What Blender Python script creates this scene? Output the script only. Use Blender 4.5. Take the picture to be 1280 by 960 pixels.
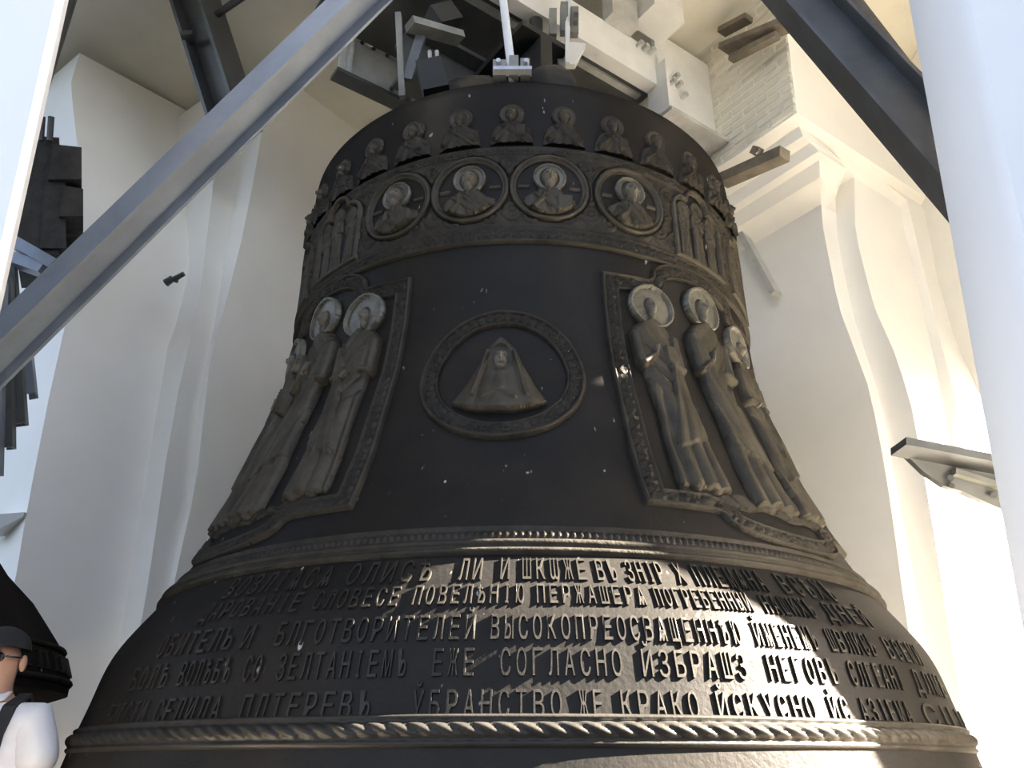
import bpy, bmesh, math, random
import numpy as np
from mathutils import Vector, Matrix

random.seed(4)
rng = np.random.default_rng(4)
scene = bpy.context.scene
col = scene.collection
for o in list(bpy.data.objects):
    bpy.data.objects.remove(o)

# ------------------------------------------------------------------ camera
F, CX, CY = 1040.0, 652.0, 480.0
TH = math.radians(24.74)
CT, ST = math.cos(TH), math.sin(TH)
DIST = 4.6
CAM = np.array([0.0, -DIST, 1.25])
cam = bpy.data.cameras.new('camera')
cam.sensor_fit = 'HORIZONTAL'
cam.sensor_width = 36.0
cam.lens = F / 1280.0 * 36.0
cam.shift_x = -(CX - 640.0) / 1280.0
cam.clip_start = 0.05
cam_ob = bpy.data.objects.new('camera', cam)
cam_ob.location = CAM
cam_ob.rotation_euler = (math.radians(90) + TH, 0, 0)
col.objects.link(cam_ob)
scene.camera = cam_ob

# ------------------------------------------------------------------ light
SUN_AZ, SUN_EL = math.radians(92), math.radians(32)
SUN = np.array([math.sin(SUN_AZ) * math.cos(SUN_EL), -math.cos(SUN_AZ) * math.cos(SUN_EL), math.sin(SUN_EL)])
world = bpy.data.worlds.new('sky')
scene.world = world
world.use_nodes = True
wn = world.node_tree.nodes
wl = world.node_tree.links
wn.clear()
sky = wn.new('ShaderNodeTexSky')
sky.sky_type = 'NISHITA'
sky.sun_disc = False
sky.sun_elevation = SUN_EL
sky.sun_rotation = math.atan2(SUN[0], SUN[1])
sky.air_density = 0.7
sky.dust_density = 2.5
sky.ozone_density = 0.8
bgn = wn.new('ShaderNodeBackground')
bgn.inputs['Strength'].default_value = 0.76
hsv = wn.new('ShaderNodeHueSaturation')
hsv.inputs['Saturation'].default_value = 0.72
won = wn.new('ShaderNodeOutputWorld')
wl.new(sky.outputs['Color'], hsv.inputs['Color'])
wl.new(hsv.outputs['Color'], bgn.inputs['Color'])
wl.new(bgn.outputs['Background'], won.inputs['Surface'])

sl = bpy.data.lights.new('sun', 'SUN')
sl.energy = 225.0
sl.angle = math.radians(0.53)
sl.color = (1.0, 0.93, 0.82)
so = bpy.data.objects.new('sun', sl)
so.rotation_euler = Vector(SUN).to_track_quat('Z', 'Y').to_euler()
so.location = Vector(SUN) * 20
col.objects.link(so)

vs = scene.view_settings
vs.view_transform = 'Standard'
vs.look = 'None'
vs.exposure = -0.08
vs.gamma = 1.0
vs.use_curve_mapping = False
scene.cycles.max_bounces = 16
scene.cycles.diffuse_bounces = 10

# ------------------------------------------------------------------ materials
def new_mat(name):
    m = bpy.data.materials.new(name)
    m.use_nodes = True
    return m, m.node_tree.nodes, m.node_tree.links, m.node_tree.nodes['Principled BSDF']

def noisy(name, c1, c2, scale=4.0, rough=0.6, metal=0.0, bump=0.0, bscale=40.0, detail=6.0, rvar=0.0, spec=0.5, extra=None, sheen=None):
    """two-tone noise colour + fine bump"""
    m, n, l, b = new_mat(name)
    tc = n.new('ShaderNodeTexCoord')
    nz = n.new('ShaderNodeTexNoise')
    nz.inputs['Scale'].default_value = scale
    nz.inputs['Detail'].default_value = detail
    nz.inputs['Roughness'].default_value = 0.62
    l.new(tc.outputs['Object'], nz.inputs['Vector'])
    rp = n.new('ShaderNodeValToRGB')
    rp.color_ramp.elements[0].position = 0.35
    rp.color_ramp.elements[1].position = 0.68
    rp.color_ramp.elements[0].color = (*c1, 1)
    rp.color_ramp.elements[1].color = (*c2, 1)
    l.new(nz.outputs['Fac'], rp.inputs['Fac'])
    out = rp.outputs['Color']
    if extra:
        out = extra(n, l, tc, out)
    l.new(out, b.inputs['Base Color'])
    b.inputs['Roughness'].default_value = rough
    b.inputs['Metallic'].default_value = metal
    b.inputs['Specular IOR Level'].default_value = spec
    if rvar:
        mr = n.new('ShaderNodeMapRange')
        mr.inputs['To Min'].default_value = rough - rvar
        mr.inputs['To Max'].default_value = rough + rvar
        n2 = n.new('ShaderNodeTexNoise')
        n2.inputs['Scale'].default_value = scale * 3.1
        n2.inputs['Detail'].default_value = 5
        l.new(tc.outputs['Object'], n2.inputs['Vector'])
        l.new(n2.outputs['Fac'], mr.inputs['Value'])
        l.new(mr.outputs['Result'], b.inputs['Roughness'])
    if bump:
        n3 = n.new('ShaderNodeTexNoise')
        n3.inputs['Scale'].default_value = bscale
        n3.inputs['Detail'].default_value = 5
        l.new(tc.outputs['Object'], n3.inputs['Vector'])
        bp = n.new('ShaderNodeBump')
        bp.inputs['Strength'].default_value = bump
        bp.inputs['Distance'].default_value = 0.02
        l.new(n3.outputs['Fac'], bp.inputs['Height'])
        l.new(bp.outputs['Normal'], b.inputs['Normal'])
    if sheen:                                   # weak, even polish of old cast metal
        b.inputs['Specular IOR Level'].default_value = 0.0
        gl = n.new('ShaderNodeBsdfGlossy')
        gl.inputs['Color'].default_value = (*sheen, 1)
        gl.inputs['Roughness'].default_value = rough
        if bump: l.new(bp.outputs['Normal'], gl.inputs['Normal'])
        ad = n.new('ShaderNodeAddShader')
        l.new(b.outputs['BSDF'], ad.inputs[0])
        l.new(gl.outputs['BSDF'], ad.inputs[1])
        l.new(ad.outputs['Shader'], n['Material Output'].inputs['Surface'])
    return m

def droppings(n, l, tc, base):
    """sparse pale streaks and spots on the bronze"""
    mp = n.new('ShaderNodeMapping')
    mp.inputs['Scale'].default_value = (9, 9, 3.2)
    mp.inputs['Rotation'].default_value = (0.35, 0.25, 0)
    l.new(tc.outputs['Object'], mp.inputs['Vector'])
    v = n.new('ShaderNodeTexNoise')
    v.inputs['Scale'].default_value = 2.6
    v.inputs['Detail'].default_value = 3
    l.new(mp.outputs['Vector'], v.inputs['Vector'])
    r = n.new('ShaderNodeValToRGB')
    r.color_ramp.elements[0].position = 0.715
    r.color_ramp.elements[1].position = 0.76
    l.new(v.outputs['Fac'], r.inputs['Fac'])
    mx = n.new('ShaderNodeMixRGB')
    l.new(r.outputs['Color'], mx.inputs['Fac'])
    l.new(base, mx.inputs['Color1'])
    mx.inputs['Color2'].default_value = (0.34, 0.33, 0.30, 1)
    return mx.outputs['Color']

M = {}
M['plaster'] = noisy('white_plaster', (0.85, 0.83, 0.78), (0.90, 0.88, 0.83), 1.3, 0.85, bump=0.12, bscale=9)
M['plaster_smooth'] = noisy('smooth_white_paint', (0.80, 0.80, 0.80), (0.84, 0.84, 0.84), 0.8, 0.7, bump=0.04, bscale=6)
M['brick_paint'] = noisy('limewashed_brick', (0.68, 0.64, 0.53), (0.78, 0.74, 0.64), 5, 0.9, bump=0.4, bscale=30)
M['bronze'] = noisy('dark_bronze', (0.0088, 0.0082, 0.0077), (0.0150, 0.0131, 0.0110), 3.0, 0.40, metal=0.0, sheen=(0.0135, 0.0124, 0.0113), bump=0.10, bscale=55, rvar=0.07, extra=droppings)
M['relief'] = noisy('cast_relief_bronze', (0.020, 0.0172, 0.0132), (0.044, 0.0375, 0.028), 9.0, 0.42, metal=0.0, sheen=(0.030, 0.027, 0.022), bump=0.15, bscale=70, rvar=0.08)
M['relief_low'] = noisy('weathered_relief_bronze', (0.014, 0.012, 0.0095), (0.030, 0.0258, 0.0205), 10.0, 0.45, metal=0.0, sheen=(0.021, 0.019, 0.016), bump=0.2, bscale=70, rvar=0.08)
M['worn'] = noisy('worn_bright_bronze', (0.075, 0.068, 0.052), (0.13, 0.118, 0.09), 14.0, 0.40, metal=0.6, bump=0.12, bscale=80)
M['lettering'] = noisy('lettering_bronze', (0.0145, 0.013, 0.011), (0.024, 0.0215, 0.0185), 9.0, 0.38, metal=0.0, sheen=(0.024, 0.0215, 0.0185), bump=0.08, bscale=80)
M['face'] = noisy('face_bronze', (0.066, 0.054, 0.038), (0.105, 0.088, 0.064), 14.0, 0.42, metal=0.1, spec=0.3)
M['crown'] = noisy('black_crown_bronze', (0.010, 0.010, 0.010), (0.020, 0.019, 0.018), 4.0, 0.6, metal=0.3)
M['steel'] = noisy('grey_painted_steel', (0.15, 0.17, 0.20), (0.21, 0.235, 0.275), 3.0, 0.36, metal=0.25, bump=0.04, bscale=30)
M['steel_dark'] = noisy('dark_grey_steel', (0.060, 0.062, 0.062), (0.090, 0.093, 0.093), 4.0, 0.42, metal=0.3)
M['steel_white'] = noisy('white_painted_steel', (0.66, 0.66, 0.64), (0.74, 0.74, 0.72), 4.0, 0.45, bump=0.05, bscale=25)
M['steel_grey'] = noisy('dusty_grey_painted_steel', (0.33, 0.33, 0.31), (0.45, 0.45, 0.43), 7.0, 0.55, bump=0.1, bscale=25)
M['steel_dusty'] = noisy('dusty_olive_steel', (0.15, 0.15, 0.135), (0.23, 0.23, 0.205), 7.0, 0.6, bump=0.1, bscale=25)
M['galv'] = noisy('galvanised_steel', (0.42, 0.43, 0.45), (0.58, 0.59, 0.61), 12.0, 0.38, metal=0.6)
M['timber'] = noisy('old_grey_timber', (0.10, 0.085, 0.065), (0.20, 0.17, 0.13), 6.0, 0.85, bump=0.4, bscale=20)
M['timber_dark'] = noisy('blackened_timber', (0.022, 0.019, 0.016), (0.050, 0.043, 0.035), 5.0, 0.8, bump=0.5, bscale=18)
M['floor'] = noisy('worn_stone_floor', (0.42, 0.37, 0.30), (0.50, 0.445, 0.365), 2.0, 0.8, bump=0.2, bscale=12)
M['ceiling'] = noisy('limewashed_ceiling', (0.70, 0.67, 0.57), (0.78, 0.75, 0.66), 1.6, 0.9, bump=0.2, bscale=8)
M['skin'] = noisy('skin', (0.42, 0.24, 0.17), (0.50, 0.30, 0.21), 8, 0.55)
M['shirt'] = noisy('white_cotton', (0.78, 0.78, 0.82), (0.84, 0.84, 0.88), 10, 0.85, bump=0.15, bscale=25)
M['black_cloth'] = noisy('black_cloth', (0.012, 0.012, 0.014), (0.022, 0.022, 0.025), 10, 0.8)
M['trouser'] = noisy('dark_blue_cloth', (0.03, 0.035, 0.05), (0.05, 0.055, 0.07), 10, 0.85)
M['lens'] = noisy('dark_lens', (0.01, 0.01, 0.012), (0.015, 0.015, 0.018), 2, 0.1)

# ------------------------------------------------------------------ helpers
def ray(x, y):
    v = (CY - y) / F
    return np.array([(x - CX) / F, CT - v * ST, v * CT + ST])

def at_depth(x, y, d):
    return CAM + ray(x, y) * d

def at_y(x, y, wy):                       # on the vertical plane world Y = wy
    k = ray(x, y)
    return CAM + k * ((wy + DIST) / k[1])

def at_z(x, y, wz):
    k = ray(x, y)
    return CAM + k * ((wz - CAM[2]) / k[2])

def at_vplane(x, y, p, d):                # vertical plane through p along horizontal direction d
    n = np.array([d[1], -d[0], 0.0])
    k = ray(x, y)
    return CAM + k * (np.dot(n, np.array(p) - CAM) / np.dot(n, k))

def tag(o, label=None, cat=None, group=None, kind=None):
    if label: o['label'] = label
    if cat: o['category'] = cat
    if group: o['group'] = group
    if kind: o['kind'] = kind
    return o

def empty(name, loc):
    o = bpy.data.objects.new(name, None)
    o.location = loc
    o.empty_display_size = 0.2
    col.objects.link(o)
    return o

def mesh_obj(name, verts, faces, mat, parent=None, smooth=False, sharp=None):
    me = bpy.data.meshes.new(name)
    me.from_pydata([tuple(map(float, v)) for v in verts], [], [tuple(map(int, f)) for f in faces])
    me.update()
    return link_mesh(name, me, mat, parent, smooth, sharp)

def link_mesh(name, me, mat, parent=None, smooth=False, sharp=None):
    me.materials.clear()
    me.materials.append(mat)
    if smooth:
        me.polygons.foreach_set('use_smooth', [True] * len(me.polygons))
        if sharp is not None:
            me.set_sharp_from_angle(angle=math.radians(sharp))
    o = bpy.data.objects.new(name, me)
    col.objects.link(o)
    if parent is not None:
        o.parent = parent
        o.matrix_parent_inverse = Matrix.Translation(-Vector(parent_loc(parent)))
    return o

def parent_loc(p):
    l = Vector(p.location)
    return l

def bm_obj(name, bm, mat, parent=None, smooth=False, sharp=None, bevel=0.0):
    if bevel:
        bmesh.ops.bevel(bm, geom=[e for e in bm.edges if e.is_manifold and e.calc_face_angle(0) > 0.5], offset=bevel, segments=2, affect='EDGES', profile=0.7, clamp_overlap=True)
    bmesh.ops.recalc_face_normals(bm, faces=bm.faces)
    me = bpy.data.meshes.new(name)
    bm.to_mesh(me)
    bm.free()
    return link_mesh(name, me, mat, parent, smooth, sharp)

def frame_axes(d, up=(0, 0, 1)):
    d = Vector(d).normalized()
    up = Vector(up)
    s = d.cross(up)
    if s.length < 1e-4:
        s = d.cross(Vector((0, 1, 0)))
    s.normalize()
    u = s.cross(d).normalized()
    return d, s, u

def extrude_profile(bm, p0, p1, prof, up=(0, 0, 1)):
    """2-D profile (side, up) swept from p0 to p1"""
    d, s, u = frame_axes(Vector(p1) - Vector(p0), up)
    a = [bm.verts.new(Vector(p0) + s * x + u * y) for x, y in prof]
    b = [bm.verts.new(Vector(p1) + s * x + u * y) for x, y in prof]
    n = len(prof)
    for i in range(n):
        j = (i + 1) % n
        bm.faces.new((a[i], a[j], b[j], b[i]))
    bm.faces.new(list(reversed(a)))
    bm.faces.new(b)

def box_between(bm, p0, p1, w, h, up=(0, 0, 1)):
    extrude_profile(bm, p0, p1, [(-w/2, -h/2), (w/2, -h/2), (w/2, h/2), (-w/2, h/2)], up)

def i_prof(h, b, tf, tw):
    return [(-b/2, -h/2), (b/2, -h/2), (b/2, -h/2+tf), (tw/2, -h/2+tf), (tw/2, h/2-tf), (b/2, h/2-tf), (b/2, h/2), (-b/2, h/2), (-b/2, h/2-tf), (-tw/2, h/2-tf), (-tw/2, -h/2+tf), (-b/2, -h/2+tf)]

def c_prof(h, b, t, flip=1):
    return [(0, -h/2), (flip*b, -h/2), (flip*b, -h/2+t), (flip*t, -h/2+t), (flip*t, h/2-t), (flip*b, h/2-t), (flip*b, h/2), (0, h/2)]

def cyl(bm, p0, p1, r0, r1=None, n=16):
    r1 = r0 if r1 is None else r1
    d, s, u = frame_axes(Vector(p1) - Vector(p0))
    A, B = [], []
    for i in range(n):
        a = 2 * math.pi * i / n
        k = s * math.cos(a) + u * math.sin(a)
        A.append(bm.verts.new(Vector(p0) + k * r0))
        B.append(bm.verts.new(Vector(p1) + k * r1))
    for i in range(n):
        j = (i + 1) % n
        bm.faces.new((A[i], A[j], B[j], B[i]))
    bm.faces.new(list(reversed(A)))
    bm.faces.new(B)

def prism(bm, pts, thick):
    """planar polygon (3-D points) extruded by vector thick"""
    a = [bm.verts.new(Vector(p)) for p in pts]
    b = [bm.verts.new(Vector(p) + Vector(thick)) for p in pts]
    n = len(pts)
    for i in range(n):
        j = (i + 1) % n
        bm.faces.new((a[i], a[j], b[j], b[i]))
    bm.faces.new(list(reversed(a)))
    bm.faces.new(b)

def tube(bm, pts, r, n=12):
    pts = [Vector(p) for p in pts]
    rings = []
    for i, p in enumerate(pts):
        t = (pts[min(i+1, len(pts)-1)] - pts[max(i-1, 0)])
        d, s, u = frame_axes(t, (0.31, 0.17, 0.93))
        rr = r[i] if hasattr(r, '__len__') else r
        rings.append([bm.verts.new(p + (s * math.cos(2*math.pi*k/n) + u * math.sin(2*math.pi*k/n)) * rr) for k in range(n)])
    for a, b in zip(rings[:-1], rings[1:]):
        for k in range(n):
            j = (k + 1) % n
            bm.faces.new((a[k], a[j], b[j], b[k]))
    bm.faces.new(list(reversed(rings[0])))
    bm.faces.new(rings[-1])

def loft(name, levels, mat, sharp=25):
    """levels: list of plan polygons (lists of 3-D points, same count); closed solid"""
    n = len(levels[0])
    verts = [p for L in levels for p in L]
    faces = []
    for i in range(len(levels) - 1):
        for k in range(n):
            j = (k + 1) % n
            faces.append((i*n+k, i*n+j, (i+1)*n+j, (i+1)*n+k))
    faces.append(tuple(reversed(range(n))))
    faces.append(tuple(range((len(levels)-1)*n, len(levels)*n)))
    o = mesh_obj(name, verts, faces, mat)
    bm = bmesh.new(); bm.from_mesh(o.data)
    bmesh.ops.recalc_face_normals(bm, faces=bm.faces)
    bm.to_mesh(o.data); bm.free()
    o.data.polygons.foreach_set('use_smooth', [True] * len(o.data.polygons))
    o.data.set_sharp_from_angle(angle=math.radians(sharp))
    return o

# ------------------------------------------------------------------ setting
Z0 = CAM[2]                                   # heights below are given relative to the camera
GR = np.array([0.81, 0.586, 0.0]); GR /= np.linalg.norm(GR)      # along the girders, to the back right
WR = np.array([GR[1], -GR[0], 0])                                # along the right back wall, towards the camera
GL = np.array([-GR[0], GR[1], 0])
WL = np.array([-WR[0], WR[1], 0])
NR = GR.copy(); NL = GL.copy()                                   # outward normals of the two back walls
BRICK_D, WALL_D = 1.95, 2.60
CEIL = Z0 + 5.95

def wall_dist(z):                              # z relative to the camera
    return float(np.interp(z, [4.22, 4.30, 4.31, 4.40, 4.41, 4.50, 4.51, 4.60, 4.61, 4.7],
                           [WALL_D, 2.46, 2.40, 2.32, 2.24, 2.20, 2.10, 2.08, BRICK_D, BRICK_D]))

def curve_x(c, y):
    return float(np.interp(y, [p[1] for p in c], [p[0] for p in c]))

def solve(curve, p, d, z):
    """point at relative height z on the vertical plane (p, d) that shows on the picture curve; plan held constant past the ends"""
    ylo, yhi = curve[0][1], curve[-1][1]
    def zz(y):
        return at_vplane(curve_x(curve, y), y, p, d)[2] - Z0
    if z >= zz(ylo): y = ylo
    elif z <= zz(yhi): y = yhi
    else:
        a, b = ylo, yhi
        for _ in range(40):
            m = (a + b) / 2
            if zz(m) > z: a = m
            else: b = m
        y = (a + b) / 2
    q = at_vplane(curve_x(curve, y), y, p, d)
    return np.array([q[0], q[1], z + Z0])

E1 = [(985, 45), (992, 110), (1000, 166), (1024, 190), (1026, 250), (1029, 286), (1048, 382), (1087, 487), (1101, 555), (1115, 640), (1132, 768)]
E2 = [(1044, 219), (1046, 296), (1066, 392), (1101, 500), (1127, 640), (1137, 690), (1154, 785)]
E3 = [(1068, 219), (1069, 291), (1092, 382), (1118, 440), (1138, 500), (1156, 596), (1167, 660), (1186, 785), (1204, 894)]
E4 = [(1166, 440), (1183, 511), (1202, 631), (1207, 660), (1232, 785), (1257, 941)]
L1 = [(318, 220), (302, 300), (280, 387), (262, 453), (245, 606), (219, 720)]
L2 = [(300, 200), (284, 300), (269, 400), (249, 497), (238, 600), (230, 650), (218, 691)]
L3 = [(270, 200), (258, 300), (251, 365), (223, 488), (206, 584), (188, 711), (180, 760)]
L4 = [(206, 34), (222, 140), (232, 250), (236, 340), (222, 400), (210, 431), (188, 562), (164, 711), (150, 800)]
L5 = [(88, 105), (99, 202), (92, 330), (81, 409), (61, 497), (33, 641), (20, 720), (5, 790)]

zlev = [-1.25, -0.5, 0.0, 0.4, 0.8, 1.1, 1.4, 1.7, 2.0, 2.3, 2.55, 2.8, 3.0, 3.2, 3.4, 3.6, 3.8, 4.0, 4.1, 4.22, 4.30, 4.31, 4.40, 4.41, 4.50, 4.51, 4.60, 4.61, 4.8, 5.0, 5.25, 5.5, 5.75, 5.96]

def back_wall(name, N, W, G, c1, c2, c3, c4, c5, top_flush, end_len):
    levels = []
    for z in zlev:
        d = wall_dist(z) if c5 is None else WALL_D
        p0 = N * d
        corner = np.array([0, d / N[1], z + Z0])              # where the two back walls meet, behind the bell
        a = solve(c1, p0, W, z)
        if z > top_flush:
            a2 = a + G * 0.05; b = a + G * 0.30; c = a + G * 0.6; e = a + G * 1.1; f = a + G * 1.15; g = a + G * 3.2
        else:
            zr = min(z, 4.2)
            ab = solve(c1, N * WALL_D, W, zr)                  # on the main wall plane, below the corbel
            a2 = a + N * (WALL_D - d)
            b = solve(c2, ab, G, z)
            if np.dot(b - ab, G) < 0.03: b = ab + G * 0.03
            c = solve(c3, b, W, z)
            if np.dot(c - b, W) < 0.03: c = b + W * 0.03
            e = solve(c4, c, G, z)
            if np.dot(e - c, G) < 0.05: e = c + G * 0.05
            if c5 is None:
                f = e + W * 0.08
                g = f + G * 2.6
            else:
                f = solve(c5, e, W, z)
                g = f + N * (5.2 - np.dot(f, N))
        h = np.array([0, (5.2 if c5 is not None else 6.5) / N[1], z + Z0])
        for q in (a2, b, c, e, f, g, h): q[2] = z + Z0
        levels.append([corner, a, a2, b, c, e, f, g, h])
    return loft(name, levels, M['plaster'])

wbr = back_wall('wall_back_right', NR, WR, GR, E1, E2, E3, E4, None, 4.55, 0.8)
tag(wbr, 'cream plastered back wall with stepped reveals to the right of the great bell', 'wall', kind='structure')
wbl = back_wall('wall_back_left', NL, WL, GL, L1, L2, L3, L4, L5, 5.9, 0.8)
tag(wbl, 'grey-white plastered back wall with stepped reveals to the left of the great bell', 'wall', kind='structure')

# painted bricks on the projecting block at the right
bm = bmesh.new()
n0 = 0
def brick_mesh(w, h, t):
    b = bmesh.new()
    bmesh.ops.create_cube(b, size=1)
    for v in b.verts:
        v.co.x *= w; v.co.y *= t; v.co.z *= h
    bmesh.ops.bevel(b, geom=list(b.edges), offset=0.008, segments=1, affect='EDGES')
    me = bpy.data.meshes.new('brick'); b.to_mesh(me); b.free()
    me.materials.append(M['brick_paint'])
    return me
bfull, bhalf = brick_mesh(0.235, 0.062, 0.05), brick_mesh(0.11, 0.062, 0.05)
zc = 4.66
row = 0
while zc < 5.90:
    cr = solve(E1, NR * BRICK_D, WR, zc)
    s = 0.0
    i = 0
    first_half = row % 2 == 1
    while s < 1.05:
        half = first_half and i == 0
        w = 0.122 if half else 0.247
        p = cr - WR * (s + w / 2) - NR * (-0.018 + rng.random() * 0.008)
        o = bpy.data.objects.new('brick', bhalf if half else bfull)
        o.location = p
        o.rotation_euler = (0, 0, math.atan2(WR[1], WR[0]) + rng.normal() * 0.006)
        col.objects.link(o)
        o.parent = wbr
        s += w; i += 1
    zc += 0.076
    row += 1

def slab(name, x0, x1, y0, y1, z0, z1, mat):
    v = [(x0,y0,z0),(x1,y0,z0),(x1,y1,z0),(x0,y1,z0),(x0,y0,z1),(x1,y0,z1),(x1,y1,z1),(x0,y1,z1)]
    f = [(3,2,1,0),(4,5,6,7),(0,1,5,4),(1,2,6,5),(2,3,7,6),(3,0,4,7)]
    return mesh_obj(name, v, f, mat)
tag(slab('floor', -4.6, 5.5, -8, 8, -0.25, 0.0, M['floor']), 'worn brownish stone floor of the bell tier', 'floor', kind='structure')
tag(slab('ceiling', -5.5, 4.2, -2.4, 7.5, CEIL, CEIL + 0.4, M['ceiling']), 'limewashed ceiling above the girders and brick blocks', 'ceiling', kind='structure')

# foreground piers, battered, one at each side of the view
def pier(name, A, Bc, yA, yB, xo, label):
    """A: picture curve of the inner back edge, Bc: of the inner front edge"""
    lv = []
    for z in [-1.25, 0.0, 0.35, 1.0, 1.6, 2.2, 2.81, 3.6, 4.6, 5.94]:
        a = solve_ext(A, yA, z)
        b = solve_ext(Bc, yB, z)
        c0 = b + (a - b) * 0.10
        s = 1 if xo > 0 else -1
        c1 = b + np.array([s * 0.03, 0.0, 0])
        c0 = b + (a - b) * 0.07
        lv.append([a, c0, c1, np.array([xo, yB, z + Z0]), np.array([xo, yA, z + Z0])])
    return tag(loft(name, lv, M['plaster_smooth'], 50), label, 'pier', kind='structure')

def solve_ext(c, wy, z):
    """straight edge through the two picture points, on the plane Y = wy"""
    p, q = at_y(*c[0], wy), at_y(*c[1], wy)
    t = (z + Z0 - p[2]) / (q[2] - p[2])
    r = p + (q - p) * t
    r[2] = z + Z0
    return r

pier('wall_front_right', [(1136, 0), (1252, 640)], [(1201, 0), (1273, 327)], -2.22, -2.72, 2.7, 'smooth white battered pier in front of the right steel brace')
pier('wall_front_left', [(86, 0), (8, 356)], [(80, 0), (2, 356)], -2.25, -2.55, -3.4, 'smooth bluish white battered pier beside the left steel brace')

# side wall at the right, outside the picture: its jamb shades the back of the bell
JX, JY = 3.6, -1.645
cu = bpy.data.curves.new('side', 'CURVE')
cu.dimensions = '2D'
cu.fill_mode = 'BOTH'
cu.extrude = 0.10
def spl(pts):
    s = cu.splines.new('POLY')
    s.points.add(len(pts) - 1)
    for i, p in enumerate(pts): s.points[i].co = (p[0], p[1], 0, 1)
    s.use_cyclic_u = True
spl([(JY, 0), (0.75, 0), (0.75, 3.85), (3.2, 3.85), (3.2, CEIL - 0.02), (-2.4, CEIL - 0.02), (-2.4, 4.42), (JY, 4.42)])  # lintels over the front and back gaps added to hold back sun
def sun_hole(px, py, phi, zrel, r, w, h):
    pr = math.radians(phi)
    q = np.array([r * math.sin(pr), -r * math.cos(pr), zrel + Z0])
    t = (JX - q[0]) / SUN[0]
    k = q + SUN * t
    spl([(k[1]-w/2, k[2]-h/2), (k[1]+w/2, k[2]-h/2), (k[1]+w/2, k[2]+h/2), (k[1]-w/2, k[2]+h/2)])
sun_hole(733, 467, 11.3, 1.49, 1.45, 0.05, 0.13)
sun_hole(768, 450, 17.0, 1.60, 1.44, 0.06, 0.16)
sun_hole(838, 425, 30.8, 1.80, 1.40, 0.06, 0.09)
tob = bpy.data.objects.new('side', cu)
col.objects.link(tob)
dg = bpy.context.evaluated_depsgraph_get()
sm = bpy.data.meshes.new_from_object(tob.evaluated_get(dg))
bpy.data.objects.remove(tob)
for v in sm.vertices:
    a, b, c = v.co
    v.co = (JX + c + 0.10, a, b)
tag(link_mesh('wall_right', sm, M['plaster']), 'plastered side wall with a straight jamb and small square holes', 'wall', kind='structure')
tag(slab('sun_shade_wall', JX, JX + 0.3, -8.0, -2.4, 0.0, 5.8, M['plaster']), 'out-of-view plastered wall added to keep sun off the floor', 'wall', kind='structure')  # unseen wall added to keep sun off the floor and left pier
tag(slab('wall_left', -10.5, -4.9, 2.3, 2.6, 0.0, CEIL, M['plaster']), 'far white plastered wall behind the small bell', 'wall', kind='structure')

# ------------------------------------------------------------------ the great bell: surface
P = np.array([(0.4522,-.0111),(.4484,.0062),(.4451,.0207),(.4409,.0362),(.4367,.0508),(.4330,.0684),(.4299,.0815),(.4232,.0983),(.4110,.1168),(.3960,.1372),(.3841,.1549),(.3704,.1804),(.3529,.2122),(.3346,.2539),(.3212,.2971),(.3050,.3449),(.2960,.3932),(.2925,.4398),(.2920,.4823),(.2908,.5386),(.2905,.6014),(.2902,.6471),(.2902,.6805),(.2902,.6968)]) * DIST
ZB = np.linspace(P[0, 1], P[-1, 1], 1200)
RB = np.interp(ZB, P[:, 1], P[:, 0])
def gsm(a, k):
    w = np.exp(-0.5 * (np.arange(-3*k, 3*k+1) / k) ** 2); w /= w.sum()
    ap = np.concatenate([2*a[0] - a[3*k:0:-1], a, 2*a[-1] - a[-2:-3*k-2:-1]])
    return np.convolve(ap, w, 'valid')
RB = gsm(RB, 14)
SB = np.concatenate([[0], np.cumsum(np.hypot(np.diff(ZB), np.diff(RB)))])
dr, dz = np.gradient(RB, SB), np.gradient(ZB, SB)
NRr, NRz = dz / np.hypot(dr, dz), -dr / np.hypot(dr, dz)

def s_of(z): return float(np.interp(z, ZB, SB))
def r_of(z): return float(np.interp(z, ZB, RB))
def surf(phi, s, off):
    """phi radians (0 towards the camera, + right), s along the profile, off along the normal"""
    r = np.interp(s, SB, RB) + off * np.interp(s, SB, NRr)
    z = np.interp(s, SB, ZB) + off * np.interp(s, SB, NRz) + Z0
    return np.stack([r * np.sin(phi), -r * np.cos(phi), z], -1)

def pix2bell(x, y):
    k = ray(x, y)
    t = np.linspace(2.0, 6.5, 9001)
    p = t[:, None] * k
    r = np.hypot(p[:, 0], p[:, 1] - DIST)
    m = (r < np.interp(p[:, 2], ZB, RB)) & (p[:, 2] < ZB[-1])
    q = p[np.argmax(m)]
    return math.atan2(q[0], DIST - q[1]), q[2]

bell = empty('great_bell', (0, 0, Z0 + P[0, 1] - 0.16))
tag(bell, 'huge dark bronze bell covered with cast saints, roundels and rows of lettering', 'bell')

def bell_part(name, verts, faces, mat, smooth=True, parent=None, sharp=None):
    o = mesh_obj(name, verts, faces, mat, None, smooth, sharp)
    attach(o, parent or bell)
    return o
def attach(o, p):
    o.parent = p
    base = Vector(bell.location)
    # every part sits in world coordinates; p is the bell (translated) or a part of the bell (already counter-shifted)
    o.matrix_parent_inverse = Matrix.Translation(-base) if p is bell else Matrix.Identity(4)

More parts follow.
